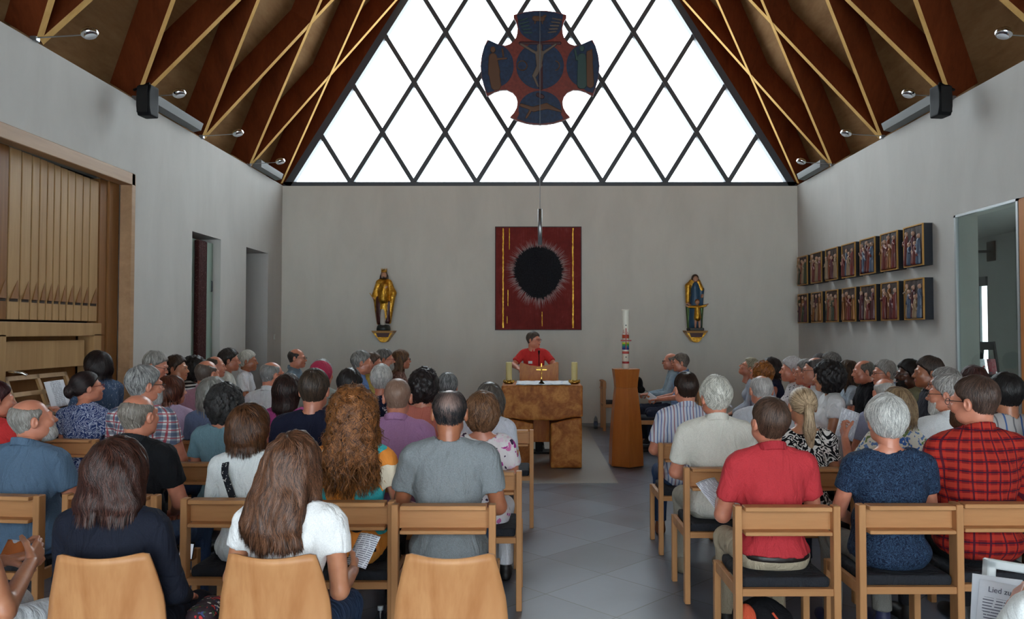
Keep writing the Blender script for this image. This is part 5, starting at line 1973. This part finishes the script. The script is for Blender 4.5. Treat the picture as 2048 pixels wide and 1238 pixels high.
# ---- left row 4 and 5
person('bald man in a pink shirt', 415, 720, 6.95, -5, h('bald', ((70, 60, 54), (120, 108, 98))), C('pink_shirt', (196, 146, 168)), neck='polo', yaw=-20, sw=.18, g=1.1, sk='r')
person('balding man with glasses in a white shirt, a dark strap over his shoulder', 545, 723, 7.0, -10, h('bald', ((96, 96, 94), (170, 170, 168))), C('white_shirt_far', (214, 218, 220)), neck='polo', yaw=-35, glasses=(16, 16, 18), sw=.18, hp={'top': .07})
person('person in a crimson headscarf over grey hair', 645, 721, 7.2, -5, h('short', GREY), C('pale_sage', (150, 158, 150)), fem=True, yaw=-20, hp={'n': 300})
person('woman with short white-grey hair in a navy and white leaf print', 763, 733, 6.85, 0, h('short', ((150, 152, 150), (226, 226, 222))), blots('navy_leaf', (32, 36, 62), [(206, 206, 214), (32, 36, 62), (206, 206, 214)], 34, .36, 2.0), fem=True, hp={'t': .02, 'n': 1400}, sw=.16)
person('person with grey hair in front of the coral top', 895, 749, 6.8, 0, h('short', ((70, 74, 76), (160, 164, 166))), C('soft_grey', (120, 122, 124)), hp={'t': .018, 'n': 900}, sw=.16)
# ---- left side block, facing right
person('grey-haired man with glasses leaning his head back by the left wall', 311, 705, 7.5, -88, h('short', ((110, 108, 104), (190, 188, 182))), C('lilac_grey', (150, 146, 166)), glasses=(20, 20, 22), pitch=16)
person('person with short brown hair in a white top by the left wall', 353, 713, 7.98, -85, h('short', ((30, 22, 18), (80, 62, 50))), C('white_top_a', (214, 216, 212)), fem=True, sk='t', hp={'t': .016})
person('woman with bushy black hair in a striped top by the left wall', 390, 716, 8.47, -90, h('curly', BLK), stripes('bw_hoops', (24, 24, 26), [(210, 210, 210)], .035, 2, .5), fem=True, hp={'vol': .034})
person('man with short brown hair by the left wall, face half hidden', 431, 712, 8.96, -84, h('bald', ((50, 38, 30), (100, 80, 66))), C('greyish_green', (120, 128, 118)), sk='r', hp={'top': .08})
person('young man with glasses and dark fringe in a cream T-shirt by the left wall', 459, 700, 9.45, -70, h('short', ((20, 16, 16), (60, 50, 46))), C('cream_tee', (206, 206, 196)), glasses=(120, 40, 40), hp={'t': .022}, sk='r', sw=.15)
person('white-haired man with a moustache in a white polo shirt by the left wall', 496, 703, 9.95, -80, h('short', ((160, 158, 148), (232, 230, 220))), C('white_polo_side', (216, 218, 224)), neck='polo', sk='b', hp={'t': .018}, pants=(60, 70, 90))
person('bald man with dark sides and glasses in a grey-blue shirt', 594, 697, 10.2, -88, h('bald', ((24, 22, 22), (70, 62, 58))), C('grey_blue_shirt', (104, 124, 140)), neck='polo', glasses=(20, 18, 18), g=1.1)
person('grey-haired man in a mid blue shirt facing right', 724, 703, 8.8, -76, h('short', ((90, 90, 88), (170, 168, 164))), C('mid_blue_shirt', (92, 128, 186)), neck='polo', g=1.05)
person('person in a mustard yellow top beyond the man in mid blue', 746, 706, 9.33, -85, h('short', ((80, 60, 50), (130, 110, 96))), C('mustard', (196, 172, 70)), fem=True)
person('grey-haired bearded man with glasses in a navy jacket facing right', 770, 699, 9.85, -84, h('short', ((60, 60, 60), (140, 138, 134))), C('navy_jacket', (30, 40, 62)), glasses=(110, 30, 30), beard=((130, 130, 128), (190, 190, 186)), sleeve=1.2)
person('woman with long brown hair and sunglasses in a brown print blouse facing right', 803, 700, 10.38, -86, h('long', ((60, 36, 24), (140, 104, 70))), blots('brown_print', (110, 78, 70), [(150, 110, 100), (70, 50, 48), (180, 150, 140)], 50, .4), fem=True, glasses=(20, 20, 20), hp={'len': .26, 'n': 700}, sleeve=1.2)
person('organist with dark hair in a blue patterned blouse at the organ', 193, 703, 6.95, 68, h('bob', ((14, 10, 12), (50, 38, 38))), blots('organist_print', (70, 92, 122), [(150, 160, 176), (60, 84, 112), (90, 110, 140)], 40, .3, 2.5), fem=True, near=True, yaw=10, pitch=-16, lean=.04, hp={'len': -.09, 'n': 1800},
       z0=.12, sw=.175, g=1.05, sleeve=.6, arms={0: ((-.22, .08, .74), (-.14, .36, .80)), 1: ((.22, .08, .74), (.14, .36, .80))})
# ---- the speaker
person('man in a bright red polo and glasses standing at the lectern', 1068, 664, 10.78, 180, h('short', ((40, 34, 30), (110, 98, 88))), C('speaker_red', (206, 26, 24)), neck='polo', yaw=58, glasses=(90, 30, 30), stand=True, near=True, pose='lectern', sk='r', hp={'t': .010}, sw=.175, sleeve=.7,
       pants=(50, 54, 66))
# ---- right, nearest row
person('man with short brown hair in a crimson polo and beige trousers', 1537, 797, 3.93, 0, h('short', ((46, 30, 24), (108, 82, 66))), C('crimson_polo', (192, 34, 46)), near=True, neck='polo', yaw=14, pitch=-14, sw=.178, g=1.04, pants=(176, 162, 136), sleeve=.66,
       collar_mat=C('crimson_collar', (176, 28, 42)), hp={'t': .013, 'n': 3600, 'sw': .0012}, hem=.552, lean=.03, arms={0: ((-.24, .06, .72), (-.20, .28, .74), (1, 0, 0))}, shoes=(40, 36, 34))
person('woman with short silver-white hair in a mottled navy blouse, nearest row right', 1771, 797, 3.93, 0, h('short', ((140, 140, 138), (236, 234, 228))), swirls('navy_mottle', (52, 74, 100), (26, 36, 58), 30, .45, 2.0), near=True, fem=True, hp={'t': .026, 'n': 4200, 'sw': .0015, 'amp': .004}, sw=.186, g=1.2,
       neck='boat', sleeve=.5, pants=(120, 118, 112), shoes=(40, 44, 80), belly=1.3)
person('bearded man with black glasses in a red tartan shirt', 1946, 755, 3.97, 0, h('short', ((44, 32, 28), (100, 76, 64))), plaid('red_tartan', (158, 28, 24), (184, 60, 42), (84, 16, 26), .046, (20, 18, 40), .5), near=True, neck='polo', yaw=36, glasses=(14, 14, 16), beard=((50, 34, 26), (110, 80, 60)),
       g=1.24, sw=.192, sleeve=1.2, belly=1.5, hp={'t': .008, 'n': 3600, 'sw': .0011}, pants=(24, 24, 28))
# ---- right row 2
person('man with wavy white hair in an off-white shirt beside the aisle', 1430, 757, 4.92, 0, h('short', ((140, 138, 128), (236, 234, 224))), C('off_white_shirt', (206, 203, 192)), near=True, neck='polo', g=1.15, sw=.19, hp={'t': .02, 'n': 3600, 'amp': .005, 'wave': .6}, yaw=10, pants=(160, 156, 142),
       sleeve=.72, shoes=(150, 140, 120), belly=1.3)
person('woman with a blond ponytail in a black and white patterned blouse', 1604, 776, 4.92, 0, h('ponytail', ((112, 86, 62), (228, 202, 166))), swirls('black_white_swirl', (228, 226, 222), (20, 20, 24), 6, .42, 3.0), near=True, fem=True, hp={'n': 3800, 'vol': .010, 'len': .27, 'sw': .0014}, neck='scoop', sw=.165, sleeve=.5, sk='t')
person('woman in a cream and blue flowered blouse raising a song sheet', 1792, 776, 4.95, 0, h('bob', ((90, 66, 46), (186, 160, 124))), blots('blue_flowers', (222, 218, 204), [(70, 110, 180), (222, 218, 204), (110, 140, 190), (120, 140, 90)], 36, .50), near=True, fem=True, hp={'len': -.1, 'n': 2400}, sw=.17, g=1.08,
       arms={0: ((-.29, .05, .76), (-.27, .20, .96), (1, 0, 0))})
person('man with a white beard and glasses in a plain white shirt, second row right', 1893, 751, 4.95, 0, h('short', ((110, 106, 104), (190, 186, 182))), C('plain_white_shirt', (218, 222, 232)), near=True, neck='polo', yaw=52, glasses=(20, 20, 22), beard=((170, 166, 160), (226, 224, 220)), sw=.18, g=1.1, sleeve=.8, hp={'t': .010})
person('person with black hair in a beige shirt with blue stripes at the right edge', 2010, 751, 5.0, 0, h('short', BLK), stripes('beige_blue_stripe', (176, 172, 170), [(70, 100, 150), (110, 108, 112)], .05, 0, .2), near=True, sw=.18, sk='t', hp={'t': .020})
person('person in a light blue checked shirt at the far right edge', 2095, 790, 4.7, 0, h('short', GREY), plaid('light_blue_check', (170, 190, 214), (110, 140, 190), (90, 124, 180), .05), near=True, sw=.18, neck='polo')
# ---- right row 3
person('man with dark hair in a white shirt with fine coloured stripes', 1371, 747, 5.93, 0, h('short', ((22, 16, 14), (64, 44, 36))), stripes('fine_stripe_shirt', (206, 210, 222), [(120, 126, 170), (160, 120, 130), (110, 130, 170)], .024, 0, .35), near=True, neck='polo', g=1.1, sw=.185,
       hp={'t': .012}, yaw=14, sleeve=.72, pants=(40, 66, 104), shoes=(120, 70, 40))
person('bald man with short white hair in a pale shirt, third row right', 1522, 750, 5.93, 0, h('thin', ((150, 146, 144), (216, 212, 208))), C('pale_shirt', (206, 212, 222)), near=True, neck='polo', sk='r', sw=.18, hp={'t': .008, 'top': .075, 'n': 1400})
person('balding grey-haired man in a lavender shirt behind the silver-haired woman', 1768, 756, 6.0, 0, h('bald', ((150, 148, 144), (214, 212, 208))), C('lavender_shirt', (150, 156, 186)), neck='polo', sw=.17, sk='r')
person('grey-haired man beside the dark grey shirt, facing left', 1889, 738, 5.9, 62, h('short', ((100, 98, 96), (180, 176, 172))), C('cobalt_pattern', (60, 80, 130)), glasses=(30, 30, 34))
person('person with short dark red-brown hair in front of the glass', 1946, 735, 6.3, 10, h('short', ((36, 16, 16), (84, 48, 44))), C('brown_top', (70, 50, 44)), fem=True, hp={'t': .018})
# ---- right side block, facing left
person('man in a dark grey polo with a name tag, last of the side row', 1856, 716, 6.7, 78, h('short', ((30, 24, 22), (84, 68, 60))), C('dark_grey_polo', (54, 56, 66)), neck='polo', sk='b', near=True, hp={'t': .016}, pants=(40, 42, 52))
person('bearded man with black hair and glasses in an olive green shirt', 1817, 722, 7.15, 84, h('short', BLK), C('olive_shirt', (142, 148, 116)), neck='polo', sk='d', near=True, glasses=(20, 20, 20), beard=((12, 10, 10), (40, 34, 32)), hp={'t': .018})
person('grey-haired man with glasses in a light blue shirt, side row right', 1768, 722, 7.6, 86, h('short', ((120, 116, 112), (180, 176, 172))), C('light_blue_side', (140, 154, 184)), neck='polo', glasses=(16, 16, 18), sk='r', near=True)
person('balding man in a black polo with a name tag, side row right', 1727, 720, 8.05, 84, h('bald', ((70, 66, 60), (130, 124, 116))), C('black_polo_side', (18, 20, 26)), neck='polo', near=True, hp={'top': .075}, pitch=4)
person('woman with long brown hair in a pale blue blouse, side row right', 1694, 722, 8.55, 80, h('long', ((36, 22, 18), (104, 80, 58))), C('pale_blue_blouse', (170, 188, 204)), fem=True, hp={'len': .30, 'n': 900}, yaw=-16)
person('woman with bushy black hair in a white T-shirt with a bag strap, facing left', 1655, 726, 6.75, 82, h('curly', ((12, 10, 12), (46, 40, 40))), C('white_tee_side', (220, 222, 228)), fem=True, near=True, hp={'vol': .03, 'n': 2400, 'curl': .6}, sk='t', sleeve=.45, pants=(196, 160, 180))
person('man with black glasses in a white shirt, side block right', 1630, 714, 7.2, 80, h('thin', ((50, 46, 46), (120, 112, 108))), C('white_shirt_side', (216, 220, 226)), neck='polo', glasses=(14, 14, 16), sk='r')
person('grey-haired person in a red and white top, side block right', 1612, 720, 7.65, 84, h('short', ((100, 98, 96), (170, 168, 164))), C('red_top_side', (206, 50, 44)), fem=True, sk='r')
person('woman with white cropped hair in a black and white print top and red skirt', 1583, 716, 8.1, 80, h('short', ((170, 166, 168), (232, 228, 228))), blots('mono_print', (214, 210, 212), [(40, 34, 44), (214, 210, 212), (90, 80, 90)], 34, .34), fem=True, near=True, hp={'t': .016}, pants=(196, 40, 36), skirt=True, sleeve=.5)
person('woman with dark hair in a sleeveless navy dress leaning forward', 1541, 716, 9.1, 70, h('bob', ((20, 16, 18), (60, 46, 44))), C('navy_dress', (30, 34, 60)), fem=True, sleeve=0, lean=.05, hp={'len': -.12}, yaw=20)
person('woman with curly copper hair bending forward', 1522, 723, 8.6, 60, h('curly', ((90, 46, 16), (190, 120, 50))), C('silver_blue_top', (150, 160, 184)), fem=True, pitch=-20, lean=.05, hp={'vol': .018, 'n': 900})
person('woman with grey-blond hair and glasses in a pale blue-grey top, looking down', 1498, 716, 9.6, 74, h('short', ((120, 112, 90), (190, 184, 160))), C('pale_blue_grey', (166, 174, 190)), fem=True, pitch=-26, lean=.05, sleeve=1.2, glasses=(60, 60, 60), hp={'t': .018}, pants=(30, 34, 50))
person('grey-haired man at the far right by the wall corner', 1660, 706, 9.1, 84, h('short', ((70, 68, 66), (140, 136, 132))), C('grey_shirt_corner', (110, 112, 116)), yaw=-10)
person('dark grey-haired man beside the corner, half hidden', 1640, 709, 9.6, 84, h('short', ((60, 58, 60), (120, 116, 116))), C('white_corner', (196, 200, 204)))
# ---- two men beside the altar
person('balding man with glasses in a light denim shirt, seated beside the altar steps', 1341, 706, 11.2, 86, h('bald', ((110, 100, 90), (170, 160, 150))), C('light_denim', (138, 162, 178)), neck='polo', near=True, glasses=(20, 20, 22), sleeve=1.2, pants=(36, 42, 60), pose='hold', arms={0: ((-.2, .08, .74), (-.08, .34, .72), (0, 0, -1)), 1: ((.2, .08, .74), (.08, .34, .72), (0, 0, -1))}, shoes=(24, 24, 28))
person('grey-haired man in a blue checked shirt with jeans, next to the man in denim', 1361, 708, 10.65, 86, h('short', ((70, 62, 56), (140, 128, 118))), plaid('blue_check', (120, 150, 196), (150, 176, 210), (90, 120, 170), .04), neck='polo', near=True, sleeve=.6, pants=(34, 42, 62), pose='hold', sk='r',
       arms={0: ((-.2, .08, .74), (-.08, .34, .70), (0, 0, -1)), 1: ((.2, .08, .74), (.08, .34, .70), (0, 0, -1))}, shoes=(24, 24, 28))
# ---- bottom right corner: sleeve and hand with the song sheet
person('person in a white sleeve holding a white frame at the bottom right corner', None, None, None, 0, h('short', SALT), C('white_sleeve', (220, 228, 238)), near=True, xy=(1.42, 1.95), T=1.25, sleeve=.9, sk='r', sw=.18,
       arms={0: ((-.24, .10, .76), (-.02, .31, .90), (.3, -.5, -.6))})

for o in NPEOPLE:
    lab = o['label']
    x, y = o.location.x, o.location.y
    if 'standing at the lectern' in lab or 'organist' in lab: continue
    if 'moulded' in lab or 'white trousers at the left edge' in lab: continue
    s = o.scale[0]
    rz = math.degrees(o.rotation_euler.z)
    # trim the label of the sitter into a short pointer
    short = lab.split(',')[0]
    words = short.split()
    lab2 = 'oak-coloured wooden chair holding the ' + ' '.join(words[:10])
    chair(x, y, rz if abs(rz) > 30 else rz * .6, lab2)
# empty or foreign chairs
chair(-.245, 6.68, 0, 'empty wooden chair at the aisle end near the left front corner of the altar')
q = W(1205, 852, 12.9)
chair(q.x + .22, 12.9, -90, 'empty wooden chair by the end wall behind the Easter candle stand')

# moulded chairs in the nearest row
for i, (pxc, yy, rz, lab) in enumerate(((196, 3.0, 4, 'moulded plywood chair at the lower left under the woman in navy'), (548, 3.0, -2, 'moulded plywood chair at the bottom under the girl in white'),
                                        (900, 3.0, 0, 'empty moulded plywood chair at the bottom beside the aisle'))):
    o = SH if i == 0 else copy_tree(SH)
    o.location = ((pxc - VX) * 2.74 / F_PX, yy, 0)
    o.rotation_euler = (0, 0, math.radians(rz))
    tag(o, lab, 'chair', 'moulded plywood chairs')
o = copy_tree(SH)
o.location = (-2.17, 2.86, 0)
o.rotation_euler = (0, 0, math.radians(-14))
tag(o, 'moulded plywood chair at the left edge under the person in white trousers', 'chair', 'moulded plywood chairs')

# ------------------------------------------------------------ things people carry
def pfind(s): return next(o for o in NPEOPLE if s in o['label'])
def loc(o, v):
    return Matrix.LocRotScale(o.location, o.rotation_euler, o.scale) @ Vector(v)
# bag strap on the white blouse
o = pfind('flowered dark bag strap')
pts = []
for k in range(17):
    f = k / 16
    x = -.10 + .19 * f
    z = 1.03 - .50 * f
    pts.append((x, z))
S_ = MB()
Vv, Ff = [], []
for (x, z) in pts:
    for dx in (-.021, .021):
        xx = x + dx
        y = -.118 * math.sqrt(max(.05, 1 - (xx / .21) ** 2)) - .021
        if z > .98: y = y + (z - .98) * 1.2
        Vv += [(xx, y, z), (xx, y - .004, z)]
for k in range(16):
    a = k * 4
    Ff += [(a + 1, a + 5, a + 7, a + 3), (a, a + 1, a + 5, a + 4), (a + 2, a + 3, a + 7, a + 6)]
strap = MB().add(Vv, Ff, True).build('bag_strap', blots('flower_strap', (36, 38, 44), [(190, 190, 186), (36, 38, 44), (190, 190, 186)], 48, .36), o)

def sheet_l(o, lab, c, n, up, **k):
    R = Matrix.Rotation(o.rotation_euler.z, 3, 'Z')
    return sheet('song_sheet', lab, 'song sheet', loc(o, c), R @ Vector(n), R @ Vector(up), group='song sheets', **k)
o = pfind('girl with long chestnut')
sheet_l(o, 'folded white song sheet in the hand of the girl in white', (.215, .38, .76), (-.2, -.7, .7), (.25, .6, .7), w=.105, h=.148)
o = pfind('crimson polo and beige')
sheet_l(o, 'white song sheet on the lap of the man in crimson', (-.20, .38, .76), (.1, -.6, .8), (-.4, .7, .5), w=.13, h=.2)
o = pfind('raising a song sheet')
sheet_l(o, 'white printed song sheet held up between the blond ponytail and silver hair', (-.215, .29, 1.045), (.1, -1, .15), (.35, .1, 1), w=.13, h=.20)
o = pfind('light denim')
sheet_l(o, 'dark phone-sized card held by the man in denim beside the altar', (-.0, .42, .78), (0, -.3, 1), (0, 1, .3), w=.08, h=.15, mat=plain('dark_card', (60, 62, 70), .4))
o = pfind('blue checked shirt with jeans')
sheet_l(o, 'small white and orange leaflet held by the man in blue check', (-.0, .42, .72), (-.9, -.3, .4), (0, .8, .5), w=.10, h=.13, mat=blots('orange_leaflet', (210, 214, 220), [(190, 110, 60), (210, 214, 220)], 16, .3))
o = pfind('white trousers at the left edge')
c_ = W(26, 1106, 3.16)
sheet('booklet', 'orange and white booklet held at the left edge', 'booklet', c_, (.2, -.8, .6), (.15, .3, 1), .085, .10, blots('orange_cover', (206, 120, 66), [(216, 224, 236), (206, 120, 66)], 12, .4))
o = pfind('pale blue-grey top, looking down')
sheet_l(o, 'open song sheet on the lap of the grey-blond woman looking down', (.0, .34, .74), (0, -.5, .8), (0, .8, .5), w=.2, h=.15)
o = pfind('white cropped hair')
sheet_l(o, 'folded sheet in the hands of the white-haired woman with the red skirt', (.0, .34, .76), (0, -.6, .8), (0, .8, .6), w=.1, h=.15, mat=M_paper)
o = pfind('black polo behind')
p_ = W(373, 1100, 3.95)
ph = empty('phone', tuple(p_), .3)
ph.rotation_euler = (.7, .2, .3)
tag(ph, 'phone with a bright screen between the navy cardigan and the white blouse', 'phone')
MB().box(-.035, .035, -.005, .005, -.07, .07, bev=.003).build('body', M_black, ph)
t = NT('lit_screen')
t.col((.8, .85, .95)).set(.2)
t.b.inputs['Emission Color'].default_value = (.8, .88, 1, 1)
t.b.inputs['Emission Strength'].default_value = .3
MB().box(-.031, .031, -.0062, -.005, -.063, .063).build('screen', t.m, ph)

# name tags, scarf
def badge(s, x, z, y=.128):
    o = pfind(s)
    MB().box(x - .03, x + .03, y, y + .004, z - .02, z + .02).build('name_tag', plain('name_tag_white', (222, 226, 228), .5), o)
badge('dark grey polo with a name tag', .07, .86, .125)
badge('black polo with a name tag', .07, .88, .122)
badge('olive green shirt', .07, .92, .118)
badge('bright red polo', .055, 1.29, .122)
o = pfind('crimson headscarf')
F = Field((-.14, -.2, 1.0), (.14, .12, 1.36), .008)
F.add(ell((0, -.025, 1.22), (.098, .118, .105)), 0).add(rc((0, -.06, 1.16), (0, -.05, 1.06), .07, .06), .04)
F.sub(ell((-.035, .105, 1.225), (.09, .12, .16)), .01)
F.disp(lambda P: .004 * wob(P, 34, 2.0))
V, Q = F.nets()
link_mesh('headscarf', np_mesh('headscarf', V, Q), C('crimson_scarf', (178, 30, 76)), o)
# belt on the man in crimson
o = pfind('crimson polo and beige')
F = Field((-.24, -.2, .42), (.24, .2, .56), .008)
F.add(ell((0, .0, .54), (.178 * (1.04 * .7 + .3), .125 * 1.04 + .008, .14)), 0)
F.clip(lambda P: np.abs(P[..., 2] - .542) - .015)
V, Q = F.nets()
link_mesh('belt', np_mesh('belt', V, Q), plain('belt_leather', (30, 22, 20), .4), o)

# the held frame with the printed sheet, bottom right corner
fr = empty('white_frame', tuple(W(2016, 1196, 2.46)))
tag(fr, 'white open frame held upright at the bottom right corner', 'frame')
m = MB()
for (x0, x1, z0, z1) in ((-.075, -.048, -.18, .11), (-.075, .20, .084, .112), (.172, .20, -.18, .11)): m.box(x0, x1, -.02, .02, z0, z1, bev=.004)
m.build('rim', plain('white_lacquer', (226, 234, 236), .4), fr)
fr.rotation_euler = (-.15, .14, -.1)
pg = sheet('song_sheet', 'white sheet headed Lied zum in front of the white frame at the bottom right', 'song sheet', W(2004, 1236, 2.40), (-.1, -1, .12), (.17, .1, 1), .15, .21, textlines('song_page', head=True), .006, 'song sheets')
sheet('song_sheet', 'plain white sheet behind the printed one at the bottom right', 'song sheet', W(1992, 1222, 2.43), (-.1, -1, .12), (.12, .1, 1), .15, .21, M_paper, .006, 'song sheets')
cu = bpy.data.curves.new('heading', 'FONT')
cu.body = 'Lied zum'
cu.size = .024
cu.extrude = .0003
tmp = bpy.data.objects.new('heading', cu)
COL.objects.link(tmp)
dg = bpy.context.evaluated_depsgraph_get()
me = bpy.data.meshes.new_from_object(tmp.evaluated_get(dg))
bpy.data.objects.remove(tmp)
me.materials.clear()
hd = link_mesh('heading', me, plain('ink', (90, 94, 112), .6), pg)
hd.location = (-.052, .072, .009)

# floor things
def lump(name, lab, cat, c, prims, mat, lo, hi, hh=.007, k=.02, amp=.003, extra=None):
    F = Field(lo, hi, hh)
    for p in prims: F.add(p, k)
    F.disp(lambda P: amp * wob(P, 30, 1.0))
    F.clip(lambda P: .002 - P[..., 2])
    V, Q = F.nets()
    o = empty(name, c)
    tag(o, lab, cat)
    link_mesh('body', np_mesh('body', V, Q), mat, o)
    return o
q = W(1520, 1225, 3.9)
b = lump('backpack', 'black and orange backpack on the floor under the chair of the man in crimson', 'backpack', (q.x, 3.86, 0), [rbox((0, 0, .14), (.14, .10, .14), .06), ell((0, .0, .26), (.10, .08, .06))], C('backpack_black', (20, 20, 24)), (-.2, -.15, 0), (.2, .15, .36))
F = Field((-.2, -.16, .05), (-.02, .02, .33), .007)
F.add(ell((-.10, -.06, .20), (.06, .06, .11)), 0)
V, Q = F.nets()
link_mesh('front_pocket', np_mesh('front_pocket', V, Q), C('backpack_orange', (226, 80, 30)), b)
MB().tube([(.02, -.10, .28), (.08, -.115, .2), (.11, -.10, .08)], .006, 6).build('strap', C('strap_orange', (206, 70, 30)), b)
q = W(412, 1215, 3.15)
b = lump('handbag', 'flower-patterned cloth bag beside the woman in the navy cardigan', 'bag', (q.x + .02, 3.12, 0.0), [rbox((0, 0, .28), (.06, .10, .28), .04)], blots('floral_bag', (60, 46, 52), [(200, 60, 60), (60, 90, 60), (210, 200, 190), (70, 80, 120)], 40, .4), (-.1, -.15, 0), (.1, .15, .6))
for k_, (px_, nm) in enumerate(((757, 'left'), (775, 'right'))):
    q = W(px_, 1222, 3.75)
    o = empty('water_bottle', (q.x, 3.80 + .03 * k_, 0))
    tag(o, 'clear crumpled plastic bottle under the chair row, %s one of two' % nm, 'bottle', 'bottles under the chair')
    MB().lathe([(.001, .002), (.032, .002), (.035, .01), (.031, .06), (.035, .09), (.035, .2), (.03, .24), (.013, .27), (.013, .285)], n=18).build('body', glassmat('bottle_plastic', (.72, .78, .82)), o)
    MB().lathe([(.001, .30), (.015, .30), (.015, .28), (.001, .28)], n=14).build('cap', plain('bottle_cap_grey', (170, 176, 180), .4), o)
q = W(1279, 770, 10.5)
b = lump('shoulder_bag', 'black bag hanging beside the Easter candle stand', 'bag', (q.x, 10.6, 0), [ell((0, 0, .92), (.06, .06, .10)), ell((.03, -.02, .84), (.06, .05, .05))], C('bag_black', (18, 18, 20)), (-.12, -.12, .7), (.16, .12, 1.08))
chair(q.x + .02, 10.62, 180 + 90, 'wooden chair behind the Easter candle stand with the black bag over its back')
